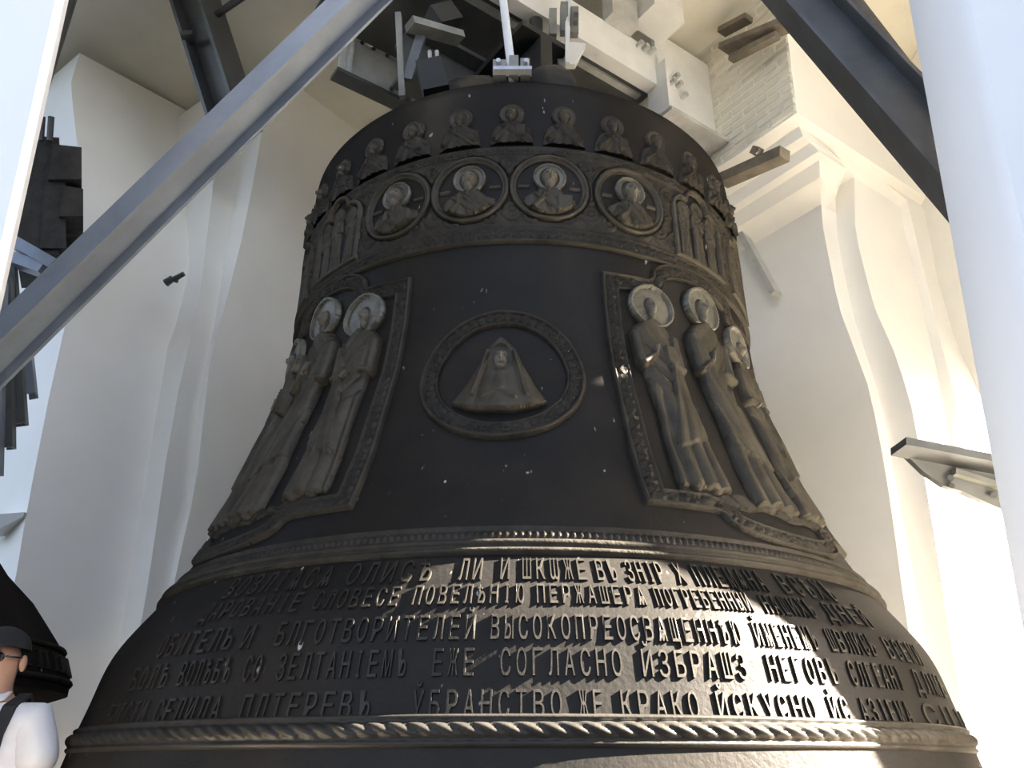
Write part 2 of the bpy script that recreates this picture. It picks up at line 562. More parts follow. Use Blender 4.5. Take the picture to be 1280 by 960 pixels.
# body: lathe with lip, inner surface and shoulder
lath = []
zb0, rb0 = ZB[0], RB[0]
inner = [(1.45, 2.9), (1.10, 2.9), (1.10, 2.2), (1.20, 1.4), (1.45, 0.8), (1.68, 0.25), (1.78, -0.06), (1.92, -0.17), (2.05, -0.185), (2.115, -0.15), (2.105, -0.10)]
inner = [(0.02, 2.95)] + inner[1:]
lath += inner
lath += [(RB[i], ZB[i]) for i in range(0, 1200, 10)]
rt, zt = RB[-1], ZB[-1]
lath += [(rt - 0.004, zt + 0.02), (rt - 0.02, zt + 0.045), (rt - 0.05, zt + 0.065), (rt - 0.12, zt + 0.08), (0.75, zt + 0.14), (0.5, zt + 0.20), (0.02, zt + 0.22)]
NS = 288
vv, ff = [], []
for r, z in lath:
    for k in range(NS):
        a = 2 * math.pi * k / NS
        vv.append((r * math.sin(a), -r * math.cos(a), z + Z0))
for i in range(len(lath) - 1):
    for k in range(NS):
        j = (k + 1) % NS
        ff.append((i*NS+k, i*NS+j, (i+1)*NS+j, (i+1)*NS+k))
ff.append(tuple(range(NS - 1, -1, -1)))
ff.append(tuple(range((len(lath)-1)*NS, len(lath)*NS)))
body = bell_part('body', vv, ff, M['bronze'], sharp=60)

# ------------------------------------------------------------------ relief engine
def relief(name, mat, phi_c, z_c, x0, x1, y0, y1, res, H, parent=None):
    rc, sc = r_of(z_c), s_of(z_c)
    nx, ny = int((x1 - x0) / res) + 2, int((y1 - y0) / res) + 2
    xs, ys = np.linspace(x0, x1, nx), np.linspace(y0, y1, ny)
    X, Y = np.meshgrid(xs, ys)
    h = H(X, Y)
    on = h > 0
    phi = phi_c + X / rc
    V = surf(phi, sc + Y, np.where(on, h, -0.006)).reshape(-1, 3)
    anyq = on[:-1, :-1] | on[1:, :-1] | on[:-1, 1:] | on[1:, 1:]
    jj, ii = np.nonzero(anyq)
    a = jj * nx + ii
    q = np.stack([a, a + 1, a + nx + 1, a + nx], -1)
    used = np.unique(q)
    remap = np.full(nx * ny, -1); remap[used] = np.arange(len(used))
    V = V[used]; q = remap[q]
    me = bpy.data.meshes.new(name)
    me.vertices.add(len(V)); me.vertices.foreach_set('co', V.ravel())
    me.loops.add(q.size); me.loops.foreach_set('vertex_index', q.ravel().astype(np.int32))
    me.polygons.add(len(q))
    me.polygons.foreach_set('loop_start', (np.arange(len(q)) * 4).astype(np.int32))
    me.polygons.foreach_set('loop_total', np.full(len(q), 4, np.int32))
    me.update(); me.validate()
    o = link_mesh(name, me, mat, None, True)
    attach(o, parent or bell)
    return o

def dome(x, y, cx, cy, rx, ry, hg, p=0.5):
    d = ((x - cx) / rx) ** 2 + ((y - cy) / ry) ** 2
    return np.where(d < 1, hg * np.clip(1 - d, 0, 1) ** p, -1.0)
def caps(x, y, ax, ay, bx, by, ra, rb, hg):
    dx, dy = bx - ax, by - ay
    t = np.clip(((x - ax) * dx + (y - ay) * dy) / (dx*dx + dy*dy), 0, 1)
    d = np.hypot(x - ax - t*dx, y - ay - t*dy) / (ra + (rb - ra) * t)
    return np.where(d < 1, hg * np.sqrt(np.clip(1 - d*d, 0, 1)), -1.0)
def mx(*a):
    r = a[0]
    for b in a[1:]: r = np.maximum(r, b)
    return r
def scroll(t, c, w, p, hg=0.010):
    """vine scroll: t along, c across (half width w), period p"""
    a = 0.50 * w * np.sin(2 * np.pi * t / p)
    th = 0.20 * w
    h = np.clip(1 - ((c - a) / th) ** 2, 0, 1)
    for sgn, ph in ((1, 0.75), (-1, 0.25)):
        tm = ((t / p - ph + 0.5) % 1 - 0.5) * p
        rr = np.hypot(tm, c - sgn * 0.28 * w)
        h = np.maximum(h, np.clip(1 - ((rr - 0.42 * w) / (0.15 * w)) ** 2, 0, 1))
        h = np.maximum(h, np.clip(1 - (rr / (0.2 * w)) ** 2, 0, 1))
    return hg * np.sqrt(h)

rad = math.radians

# --- rope moulding and plain beads low on the bell
def rope_h(X, Y):
    c = Y / 0.024
    dm = np.sqrt(np.clip(1 - c * c, 0, 1))
    tw = np.abs(np.sin(np.pi * (X / 0.062) + 2.0 * c)) ** 0.6
    h = np.where(np.abs(c) < 1, 0.026 * dm * (0.45 + 0.55 * tw), -1)
    for y0 in (-0.036, 0.036):
        cc = (Y - y0) / 0.010
        h = np.maximum(h, np.where(np.abs(cc) < 1, 0.013 * np.sqrt(np.clip(1 - cc*cc, 0, 1)), -1))
    return h
RW = r_of(0.095)
relief('rope_moulding', M['lettering'], 0, 0.095, -RW*1.95, RW*1.95, -0.05, 0.05, 0.0058, rope_h)
# --- mouldings above the lettering
def mould_h(X, Y):
    h = np.full_like(X, -1.0)
    for y0, w, hh in ((-0.062, 0.014, 0.020), (-0.028, 0.018, 0.026), (0.052, 0.010, 0.014)):
        c = (Y - y0) / w
        h = np.maximum(h, np.where(np.abs(c) < 1, hh * np.sqrt(np.clip(1 - c*c, 0, 1)), -1))
    bead = dome(((X / 0.026 + 0.5) % 1 - 0.5) * 0.026, Y, 0, 0.018, 0.011, 0.018, 0.016)
    h = np.maximum(h, bead)
    return np.maximum(h, np.where((Y > -0.075) & (Y < 0.06), 0.005, -1))
RM = r_of(0.715)
relief('waist_moulding', M['relief_low'], 0, 0.715, -RM*1.9, RM*1.9, -0.09, 0.075, 0.0062, mould_h)

# --- bands at the top
Z_B0, Z_B1 = 2.225, 2.80
RT = r_of(2.5)
ROUND = [(-27.7, 2.55), (-10.9, 2.55), (5.8, 2.55), (23.6, 2.55)]
r_med = 0.190
TRIO = [(-46.5, 2.49), (43.5, 2.49), (66.0, 2.49), (-68.5, 2.49)]
sc5 = s_of(2.5)
def band_h(X, Y):
    Z = Y + 2.5
    h = np.where((Z > Z_B0) & (Z < Z_B1), 0.006, -1.0)
    def line(z0, w, hh):
        c = (Z - z0) / w
        return np.where(np.abs(c) < 1, hh * np.sqrt(np.clip(1 - c*c, 0, 1)), -1)
    h = mx(h, line(Z_B0 + 0.010, 0.013, 0.022), line(2.308, 0.007, 0.014), line(2.755, 0.007, 0.014), line(Z_B1 - 0.008, 0.009, 0.015))
    low = (Z > 2.24) & (Z < 2.305)
    h = np.where(low, np.maximum(h, 0.006 + scroll(X, Z - 2.272, 0.033, 0.082, 0.012)), h)
    up = (Z > 2.76) & (Z < 2.79)
    h = np.where(up, np.maximum(h, 0.006 + scroll(X, Z - 2.775, 0.018, 0.05, 0.010)), h)
    mid = (Z > 2.315) & (Z < 2.75)
    orn = np.maximum(scroll(X, Z - 2.40, 0.075, 0.19, 0.010), np.maximum(scroll(X + 0.05, Z - 2.53, 0.07, 0.17, 0.009), scroll(X + 0.02, Z - 2.67, 0.075, 0.19, 0.010)))
    h = np.where(mid, np.maximum(h, 0.006 + orn), h)
    for ph, zc in ROUND:
        rr = np.hypot(X - rad(ph) * RT, Z - zc)
        h = np.where(rr < r_med + 0.012, -1.0, h)
    for ph, zc in TRIO:
        xx = X - rad(ph) * RT
        h = np.where((np.abs(xx) < 0.205) & (Z > 2.315) & (Z < 2.62), -1, h)
        for dx, zz2, r2 in ((-0.11, 2.62, 0.095), (0, 2.69, 0.105), (0.11, 2.62, 0.095)):
            h = np.where(np.hypot(xx - dx, Z - zz2) < r2, -1, h)
    return h
relief('ornament_band', M['relief_low'], 0, 2.5, -RT*1.5, RT*1.5, -0.29, 0.31, 0.0060, band_h)

def bust_h(X, Y, sc=1.0, arm=0, part='robe'):
    x, y = X / sc, Y / sc
    if part == 'face':
        head = dome(x, y, 0, 0.028, 0.030, 0.041, 0.050)
        eyes = -0.011 * (np.exp(-(((np.abs(x) - 0.012) / 0.006) ** 2 + ((y - 0.034) / 0.006) ** 2)))
        beard = dome(x, y, 0, -0.006, 0.020, 0.030, 0.044)
        nose = caps(x, y, 0, 0.036, 0, 0.018, 0.005, 0.008, 0.057)
        return mx(np.where(head > 0, head + eyes, head), beard, nose) * sc
    body_w = np.interp(y, [-0.19, -0.12, -0.06, -0.035, -0.015], [0.118, 0.116, 0.098, 0.06, 0.02])
    q = x / np.maximum(body_w, 1e-3)
    on = (np.abs(q) < 1) & (y < -0.015) & (y > -0.19)
    robe = np.where(on, 0.028 * np.sqrt(np.clip(1 - q*q, 0, 1)) + 0.0045 * np.sin(95 * x + 45 * y * np.sign(x)), -1)
    mantle = np.where(on & (y < -0.05 - 0.5 * x) & (y > -0.11 - 0.9 * x), 0.036 * np.sqrt(np.clip(1 - q*q, 0, 1)) + 0.003 * np.sin(160 * (x + y)), -1)
    hair = dome(x, y, 0, 0.032, 0.041, 0.050, 0.030)
    a1 = caps(x, y, -0.085, -0.14, -0.03, -0.085, 0.020, 0.014, 0.042)
    hand = caps(x, y, -0.03, -0.085, -0.022, -0.055, 0.011, 0.008, 0.048)
    a2 = caps(x, y, 0.085, -0.14, 0.045, -0.10, 0.020, 0.016, 0.040)
    book = np.where((np.abs(x - 0.05) < 0.026) & (np.abs(y + 0.10) < 0.036), 0.044, -1)
    return mx(robe, mantle, hair, a1, hand, a2 if arm else book) * sc
def halo_h(X, Y, cx, cy, r, hh=0.010):
    rr = np.hypot(X - cx, Y - cy)
    h = np.where(rr < r, hh, -1.0)
    h = np.where((rr > r * 0.88) & (rr < r), hh * 1.8, h)
    ang = np.arctan2(Y - cy, X - cx)
    h = np.where((rr > r * 0.55) & (rr < r * 0.82), hh + 0.0012 * (np.sin(ang * 28) > 0.2), h)
    return h

# --- four roundels with half figures
for i, (ph, zc) in enumerate(ROUND):
    def ring(X, Y):
        rr = np.hypot(X, Y)
        c = (rr - (r_med - 0.006)) / 0.013
        h = np.where(np.abs(c) < 1, 0.024 * np.sqrt(np.clip(1 - c*c, 0, 1)), -1)
        c = (rr - (r_med - 0.024)) / 0.006
        return np.maximum(h, np.where(np.abs(c) < 1, 0.012 * np.sqrt(np.clip(1 - c*c, 0, 1)), -1))
    rd = relief('roundel', M['relief'], rad(ph), zc, -0.21, 0.21, -0.21, 0.21, 0.0042, ring)
    sc = 1.30
    def fig(X, Y, i=i):
        h = bust_h(X, Y - 0.012, sc, arm=i % 2)
        h = np.where(np.hypot(X, Y) > r_med - 0.026, -1, h)
        for sg in (-1, 1):      # lettered bars beside the halo
            h = np.maximum(h, np.where((np.abs(X - sg * 0.125) < 0.030) & (np.abs(Y - 0.005) < 0.008), 0.009, -1))
        return h
    relief('half_figure', M['relief'], rad(ph), zc, -0.18, 0.18, -0.18, 0.18, 0.0036, fig, rd)
    relief('face', M['face'], rad(ph), zc, -0.06, 0.06, -0.06, 0.12, 0.003, lambda X, Y: bust_h(X, Y - 0.012, 1.30, part='face'), rd)
    relief('halo', M['worn'], rad(ph), zc, -0.1, 0.1, -0.06, 0.14, 0.0036, lambda X, Y: halo_h(X, Y, 0, 0.055, 0.080, 0.014), rd)

# --- groups of three saints under trefoil arches, in the same band
def saint_h(X, Y, H, wid=1.0, seed=0, book=True, blessing=True, part='robe'):
    """full length figure: Y from 0 (feet) to H (crown)"""
    u, v = X / H, Y / H
    u = u / wid
    ph = seed * 1.7
    sway = 0.012 * np.sin(3.0 * v + ph)
    x = u - sway
    hy = 0.915
    hx = 0.010 * math.sin(ph + 1)
    if part == 'face':
        head = dome(x, v, hx, hy, 0.032, 0.046, 0.050)
        eyes = -0.010 * np.exp(-(((np.abs(x - hx) - 0.013) / 0.007) ** 2 + ((v - hy - 0.008) / 0.007) ** 2))
        head = np.where(head > 0, head + eyes, -1)
        beard = dome(x, v, hx, hy - 0.040, 0.022, 0.034, 0.042)
        nose = caps(x, v, hx, hy + 0.008, hx, hy - 0.012, 0.005, 0.008, 0.057)
        return mx(head, beard if seed % 3 else nose, nose) * H
    if part == 'hand':
        return caps(x, v, -0.030, 0.655 if blessing else 0.590, -0.012, 0.700 if blessing else 0.612, 0.013, 0.010, 0.058) * H
    w = np.interp(v, [0.0, 0.03, 0.12, 0.35, 0.58, 0.72, 0.79, 0.825, 0.85], [0.100, 0.108, 0.100, 0.086, 0.092, 0.112, 0.106, 0.075, 0.026])
    q = x / w
    on = (np.abs(q) < 1) & (v > 0.0) & (v < 0.85)
    base = np.where(on, 0.036 * np.sqrt(np.clip(1 - q*q, 0, 1)) ** 0.7, -1)
    k1 = np.abs(np.sin(52 * x + 2.2 * np.sin(2.6 * v + ph) + ph + 0.6 * v)) ** 0.7      # long hanging pleats
    k2 = np.abs(np.sin(36 * (x * 1.0 + (0.85 if seed % 2 else -0.85) * (v - 0.5)) + ph)) ** 0.8   # swags across the chest
    am = np.interp(v, [0, 0.04, 0.5, 0.72, 0.8], [0.9, 1.0, 0.9, 0.7, 0.3])
    mixf = np.clip((v - 0.42) / 0.10, 0, 1)
    fold = (0.024 * k1 * (1 - mixf) + 0.018 * k2 * mixf - 0.012) * am
    robe = np.where(base > 0, np.maximum(base + fold, 0.004), -1)
    sd = 1 if seed % 2 else -1
    edge = sd * x - 0.25 * (v - 0.45)                                                    # mantle hanging on one side
    mant = np.where((base > 0) & (v < 0.80) & (v > 0.17 + 0.6 * np.clip(edge, 0, 1)) & (edge > 0.0), base + 0.010 + 0.010 * np.abs(np.sin(60 * edge + 3 * v)) ** 0.7, -1)
    feet = mx(dome(x, v, -0.042, 0.002, 0.026, 0.020, 0.028), dome(x, v, 0.042, 0.002, 0.026, 0.020, 0.028))
    hair = dome(x, v, hx, hy + 0.006, 0.041, 0.052, 0.034)
    veil = dome(x, v, hx, hy - 0.02, 0.046, 0.070, 0.030)
    la = caps(x, v, -0.098, 0.76, -0.094, 0.60, 0.026, 0.022, 0.044)
    lb = caps(x, v, -0.094, 0.60, -0.020, 0.665 if blessing else 0.60, 0.022, 0.015, 0.054)
    ra = caps(x, v, 0.098, 0.76, 0.098, 0.60, 0.026, 0.022, 0.044)
    rb = caps(x, v, 0.098, 0.60, 0.040, 0.62, 0.022, 0.015, 0.052)
    bk = np.where((np.abs(x - 0.050) < 0.028) & (np.abs(v - 0.665) < 0.044), 0.052, -1) if book else np.full_like(x, -1)
    return mx(robe, mant, feet, hair if seed % 3 else veil, la, lb, ra, rb, bk) * H

for ph, zc in TRIO:
    def arch(X, Y):
        Z = Y + 2.5
        d = np.full_like(X, 9.0)
        inside = (np.abs(X) < 0.205) & (Z > 2.315) & (Z < 2.62)
        for dx, zz2, r2 in ((-0.11, 2.62, 0.095), (0, 2.69, 0.105), (0.11, 2.62, 0.095)):
            inside |= np.hypot(X - dx, Z - zz2) < r2
        # outline = inside minus eroded inside
        er = (np.abs(X) < 0.185) & (Z > 2.335) & (Z < 2.62)
        for dx, zz2, r2 in ((-0.11, 2.62, 0.075), (0, 2.69, 0.085), (0.11, 2.62, 0.075)):
            er |= np.hypot(X - dx, Z - zz2) < r2
        return np.where(inside & ~er, 0.026, -1.0)
    ar = relief('trefoil_arch', M['relief'], rad(ph), 2.5, -0.23, 0.23, -0.2, 0.32, 0.0045, arch)
    for k, dx in enumerate((-0.115, 0.0, 0.115)):
        Hh = 0.36 if k == 1 else 0.31
        relief('standing_saint', M['relief'], rad(ph) + dx / RT, 2.345, -0.085, 0.085, -0.005, Hh + 0.05, 0.0040,
               lambda X, Y, k=k, Hh=Hh: mx(saint_h(X, Y, Hh, 1.25, k + 1), saint_h(X, Y, Hh, 1.25, k + 1, part='face'), halo_h(X, Y, 0, Hh * 0.92, 0.050, 0.008)), ar)

# --- upper row of half figures
for k in range(-6, 7):
    ph = -2.1 + 11.3 * k
    hf = relief('prophet_bust', M['relief_low'], rad(ph), 2.975, -0.12, 0.12, -0.16, 0.14, 0.0042,
                lambda X, Y, k=k: bust_h(X, Y, 0.92, arm=k % 2))
    relief('halo', M['relief'] , rad(ph), 2.975, -0.08, 0.08, -0.05, 0.11, 0.0046, lambda X, Y: halo_h(X, Y, 0, 0.028, 0.062, 0.010), hf)
    relief('face', M['relief'], rad(ph), 2.975, -0.05, 0.05, -0.05, 0.09, 0.0036, lambda X, Y: bust_h(X, Y, 0.92, part='face'), hf)

# --- large side panels
def panel_outline(c):
    """closed outline (phi deg, z) round the centre angle c"""
    pts = [(c - 24.3, 0.885), (c - 14.5, 0.885)]
    for i in range(0, 13):
        a = math.pi * i / 12
        pts.append((c - 13.2 * math.cos(a), 0.875 - 0.105 * math.sin(a) ** 0.8))
    pts += [(c + 14.5, 0.885), (c + 24.3, 0.885), (c + 24.3, 2.10), (c + 14.0, 2.11)]
    for i in range(0, 13):
        a = math.pi * i / 12
        pts.append((c + 13.0 * math.cos(a), 2.125 + 0.14 * math.sin(a) ** 0.8))
    pts += [(c - 14.0, 2.11), (c - 24.3, 2.10)]
    return pts
def poly_field(X, Y, poly):
    """signed inside distance and arc position"""
    n = len(poly)
    d = np.full(X.shape, 1e9); tt = np.zeros(X.shape); ins = np.zeros(X.shape, bool)
    acc = 0.0
    for i in range(n):
        ax, ay = poly[i]; bx, by = poly[(i + 1) % n]
        dx, dy = bx - ax, by - ay
        L = math.hypot(dx, dy)
        if L < 1e-6: continue
        t = np.clip(((X - ax) * dx + (Y - ay) * dy) / (L * L), 0, 1)
        q = np.hypot(X - ax - t * dx, Y - ay - t * dy)
        m = q < d
        d = np.where(m, q, d); tt = np.where(m, acc + t * L, tt)
        acc += L
        if dy != 0:
            cond = ((ay > Y) != (by > Y)) & (X < (bx - ax) * (Y - ay) / dy + ax)
            ins ^= cond
    return np.where(ins, d, -d), tt
for c, side in ((40.2, 'right'), (-46.8, 'left')):
    zc = 1.5
    rc, s0 = r_of(zc), s_of(zc)
    poly = [(rad(p - c) * rc, s_of(z) - s0) for p, z in panel_outline(c)]
    def frame(X, Y):
        d, t = poly_field(X, Y, poly)
        h = np.where((d > 0) & (d < 0.088), 0.010, -1.0)
        for d0, w, hh in ((0.010, 0.010, 0.024), (0.080, 0.008, 0.020)):
            q = (d - d0) / w
            h = np.maximum(h, np.where(np.abs(q) < 1, hh * np.sqrt(np.clip(1 - q*q, 0, 1)), -1))
        return np.where((d > 0.02) & (d < 0.072), np.maximum(h, 0.010 + scroll(t, d - 0.046, 0.028, 0.085, 0.014)), h)
    fr = relief('panel_frame', M['relief_low'], rad(c), zc, -0.66, 0.66, -0.85, 0.85, 0.0054, frame)
    for k, (dp, zf, Hh) in enumerate(((-14.0, 0.985, 1.09), (0.3, 0.955, 1.23), (13.6, 0.985, 1.09))):
        pc = rad(c + dp)
        foot = s_of(zf)
        rr = r_of(zf + 0.45)
        relief('standing_saint', M['relief'], pc, zf, -0.20 * r_of(zf) / rr, 0.20 * r_of(zf) / rr, -0.03, Hh + 0.03, 0.0058,
               lambda X, Y, k=k, Hh=Hh, rr=rr, zf=zf: saint_h(X * rr / r_of(zf), Y, Hh, 1.0, k + (1 if side == 'right' else 2), book=k != 1, blessing=k != 2), fr)
        for pn, y0, y1 in (('face', Hh * 0.80, Hh + 0.03), ('hand', Hh * 0.55, Hh * 0.73)):
            relief(pn, M['face'], pc, zf, -0.09 * r_of(zf) / rr, 0.09 * r_of(zf) / rr, y0, y1, 0.0040,
                   lambda X, Y, k=k, Hh=Hh, rr=rr, zf=zf, pn=pn: saint_h(X * rr / r_of(zf), Y, Hh, 1.0, k + (1 if side == 'right' else 2), book=k != 1, blessing=k != 2, part=pn), fr)
        zh = float(np.interp(foot + Hh * 0.915, SB, ZB))
        relief('halo', M['worn'], pc, zh, -0.13, 0.13, -0.13, 0.13, 0.0046, lambda X, Y: halo_h(X, Y, 0, 0.008, 0.118, 0.020), fr)
    # ground the saints stand on
    relief('ground_strip', M['relief_low'], rad(c), 0.955, -0.55, 0.55, -0.06, 0.06, 0.006,
           lambda X, Y: np.where((np.abs(Y) < 0.028 + 0.012 * np.sin(21 * X)) & (np.abs(X) < 0.52), 0.012 + 0.006 * np.sin(60 * X + 50 * Y), -1.0), fr)

# --- central round medallion with a veiled half figure
OC, OZ, OR = rad(-3.3), 1.505, 0.352
def oval(X, Y):
    rr = np.hypot(X, Y)
    an = np.arctan2(Y, X) * (OR - 0.04)
    h = np.where((rr < OR) & (rr > OR - 0.082), 0.010, -1.0)
    for r0, w, hh in ((OR - 0.010, 0.012, 0.026), (OR - 0.074, 0.008, 0.020)):
        q = (rr - r0) / w
        h = np.maximum(h, np.where(np.abs(q) < 1, hh * np.sqrt(np.clip(1 - q*q, 0, 1)), -1))
    return np.where((rr > OR - 0.066) & (rr < OR - 0.022), np.maximum(h, 0.010 + scroll(an, rr - (OR - 0.044), 0.026, 2*math.pi*(OR-0.04)/24, 0.014)), h)
ovm = relief('medallion_ring', M['relief_low'], OC, OZ, -0.37, 0.37, -0.37, 0.37, 0.0046, oval)
def veiled(X, Y, part='veil'):
    x, y = X + 0.005, Y + 0.02
    if part == 'face':
        face = dome(x, y, 0, 0.078, 0.042, 0.066, 0.064)
        eyes = -0.014 * np.exp(-(((np.abs(x) - 0.017) / 0.008) ** 2 + ((y - 0.090) / 0.007) ** 2)) - 0.008 * np.exp(-((x / 0.014) ** 2 + ((y - 0.042) / 0.005) ** 2))
        nose = caps(x, y, 0, 0.094, 0, 0.064, 0.006, 0.010, 0.074)
        return mx(np.where(face > 0, face + eyes, -1), nose)
    w = np.interp(y, [-0.20, -0.14, -0.04, 0.06, 0.13, 0.165, 0.185, 0.195], [0.195, 0.185, 0.135, 0.092, 0.072, 0.052, 0.028, 0.004])
    q = x / w
    lowc = -0.195 + 1.0 * np.clip(np.abs(x) - 0.06, 0, 1) ** 1.5
    on = (np.abs(q) < 1) & (y < 0.195) & (y > lowc)
    veil = np.where(on, 0.046 * np.sqrt(np.clip(1 - q*q, 0, 1)) ** 0.6 + 0.006 * np.abs(np.sin(46 * np.abs(x) + 7 * y)), -1)
    hollow = ((x / 0.050) ** 2 + ((y - 0.075) / 0.082) ** 2) < 1
    veil = np.where(hollow & on, 0.036, veil)
    chest = caps(x, y, 0, -0.02, 0, -0.17, 0.060, 0.085, 0.054)
    chest = np.where(on, chest, -1)
    edge = mx(caps(x, y, -0.056, 0.12, -0.105, -0.13, 0.011, 0.015, 0.062), caps(x, y, 0.056, 0.12, 0.105, -0.13, 0.011, 0.015, 0.062))
    hands = mx(caps(x, y, -0.06, -0.15, 0.01, -0.10, 0.018, 0.012, 0.064), caps(x, y, 0.06, -0.15, 0.0, -0.115, 0.018, 0.012, 0.064))
    return mx(veil, chest, edge, hands)
relief('veiled_half_figure', M['relief'], OC, OZ, -0.24, 0.24, -0.26, 0.22, 0.0038, veiled, ovm)
relief('face', M['face'], OC, OZ, -0.07, 0.07, -0.03, 0.16, 0.0032, lambda X, Y: veiled(X, Y, 'face'), ovm)

# --- raised lettering, five rows
GLY = {}
def glyph(ch):
    if ch in GLY: return GLY[ch]
    tc = bpy.data.curves.new('g', 'FONT')
    tc.body = ch
    tc.size = 1.0
    tc.extrude = 0.5
    tc.offset = 0.0
    tc.resolution_u = 3
    t = bpy.data.objects.new('g', tc)
    col.objects.link(t)
    d = bpy.context.evaluated_depsgraph_get()
    me = bpy.data.meshes.new_from_object(t.evaluated_get(d))
    bpy.data.objects.remove(t)
    V = np.array([v.co[:] for v in me.vertices]) if len(me.vertices) else None
    Fc = [tuple(p.vertices) for p in me.polygons]
    bpy.data.meshes.remove(me)
    GLY[ch] = (V, Fc)
    return GLY[ch]
CAPH = np.ptp(glyph('Н')[0][:, 1]); CAP0 = glyph('Н')[0][:, 1].min()
ROWS = [
 (0.551, 0.634, 712, [('ВОЗЛІѦСѦ', 285, 420), ('ОЛИСѢ', 433, 545), ('ЛИ И', 572, 640), ('ШКѠЖЕ', 650, 735), ('ВЪ', 742, 772), ('ЗНІР', 780, 830), ('Х', 843, 853), ('ПЛЕМѦНА', 864, 955), ('ВСѢХЪ', 970, 1040)]),
 (0.466, 0.534, 744, [('ДАРОВАНІЕ', 255, 380), ('СЛОВЕСЕ', 392, 502), ('ПОВЕЛѢНІЮ', 515, 658), ('ПЕРЖАШЕРѦ', 668, 808), ('ПОГРЕБЕННЫЙ', 816, 938), ('НАШИХЪ', 950, 1016), ('ДНЕЙ', 1026, 1085)]),
 (0.352, 0.430, 785, [('ОБИТЕЛЬ', 200, 296), ('И', 305, 318), ('БЛГОТВОРИТЕЛЕЙ', 345, 598), ('ВЫСОКОПРЕОСВѦЩЕННѢЮ', 610, 926), ('ЙМЕНЕМЪ', 940, 1020), ('ШВЛИСЬ', 1032, 1092), ('ВСЕМИ', 1104, 1148)]),
 (0.245, 0.326, 830, [('БОЛѢ', 165, 215), ('ВОЛѢБЪ', 225, 292), ('СО', 305, 330), ('ЗЕЛТАНІЕМЪ', 346, 512), ('ЕЖЕ', 538, 596), ('СОГЛАСНО', 622, 780), ('ЙЗБРАШЗ', 798, 935), ('НЕГОВЪ', 956, 1046), ('СЛГЕАНІ', 1058, 1126), ('ДЛМѢ', 1138, 1178)]),
 (0.128, 0.206, 880, [('БЛГСТИ', 135, 185), ('СЕЛИЛА', 194, 280), ('ПЛТЕРЕВЪ', 300, 468), ('ЎБРАНСТВО', 512, 706), ('ЖЕ', 720, 756), ('КРАКО', 772, 876), ('ЙСКУСНО', 892, 1020), ('ЙС', 1034, 1062), ('АЗІЕМА', 1072, 1138), ('СЦІЦО', 1148, 1198)]),
]
for zb, zt_, yy, words in ROWS:
    sb, stp = s_of(zb), s_of(zt_)
    hgt = stp - sb
    line = bpy.data.objects.new('inscription_line', None)
    line.location = Vector((0, 0, 0))
    line.empty_display_size = 0.1
    col.objects.link(line)
    attach(line, bell)
    for wd, xa, xb in words:
        def phi_at(px):
            # angle on the row's own ring that shows at this picture column
            r = r_of((zb + zt_) / 2); zr = (zb + zt_) / 2
            a = np.linspace(-1.25, 1.25, 1201)
            pX, pY = r * np.sin(a), DIST - r * np.cos(a)
            dep = pY * CT + zr * ST
            xs = CX + F * pX / dep
            return float(np.interp(px, xs, a))
        pa, pb = phi_at(xa), phi_at(xb)
        n = len(wd)
        for i, ch in enumerate(wd):
            if ch == ' ': continue
            V, Fc = glyph(ch)
            if V is None: continue
            slot = (pb - pa) / n
            wgl = V[:, 0].max() - V[:, 0].min()
            k = min(1.0, wgl / 0.62) if ch in 'ІЇ' else 1.0
            usew = slot * (0.62 if n > 1 else 0.9) * (0.35 if ch == 'І' else 1.0)
            ph = pa + slot * (i + 0.5) + ((V[:, 0] - V[:, 0].min()) / wgl - 0.5) * usew
            ss_ = sb + (V[:, 1] - CAP0) / CAPH * hgt
            top = V[:, 2] > 0
            off = np.where(top, 0.0075, -0.003)
            bell_letter = surf(ph, ss_, off)
            me = bpy.data.meshes.new('letter')
            me.from_pydata([tuple(map(float, q)) for q in bell_letter], [], Fc)
            me.update()
            lo = link_mesh('letter', me, M['lettering'])
            lo.parent = line
            lo.matrix_parent_inverse = Matrix.Identity(4)

# --- crown on top of the bell
zc0 = Z0 + zt + 0.15
bm = bmesh.new()
for k in range(6):
    a = math.pi * k / 3 + 0.35
    d = Vector((math.sin(a), -math.cos(a), 0))
    pts = []
    for i in range(13):
        t = i / 12
        rr = 0.28 + 0.42 * math.sin(math.pi * t * 0.92)
        pts.append(d * rr + Vector((0, 0, zc0 - 0.05 + 0.85 * t)))
    tube(bm, pts, 0.12, 12)
crown = bm_obj('crown_loops', bm, M['crown'], None, True); attach(crown, bell)
bm = bmesh.new()
cyl(bm, (0, 0, zc0), (0, 0, zc0 + 0.95), 0.26, 0.26, 24)
o = bm_obj('crown_post', bm, M['crown'], None, True, 40); attach(o, bell)

# ------------------------------------------------------------------ girders above the bell
g3 = Vector(GR)
side3 = Vector((GR[1], -GR[0], 0))                 # faces the camera's right
ZG = Z0 + 4.8
gp = at_z(826, 142, ZG)                            # lower corner of the deep end
gird = empty('plate_girder', gp)
tag(gird, 'white painted steel plate girder running from over the bell crown into the right brick block', 'girder')
def attach_to(o, e):
    o.parent = e
    o.matrix_parent_inverse = Matrix.Translation(-Vector(e.location))
    return o
def gpx(x, y): return Vector(at_vplane(x, y, gp, GR))
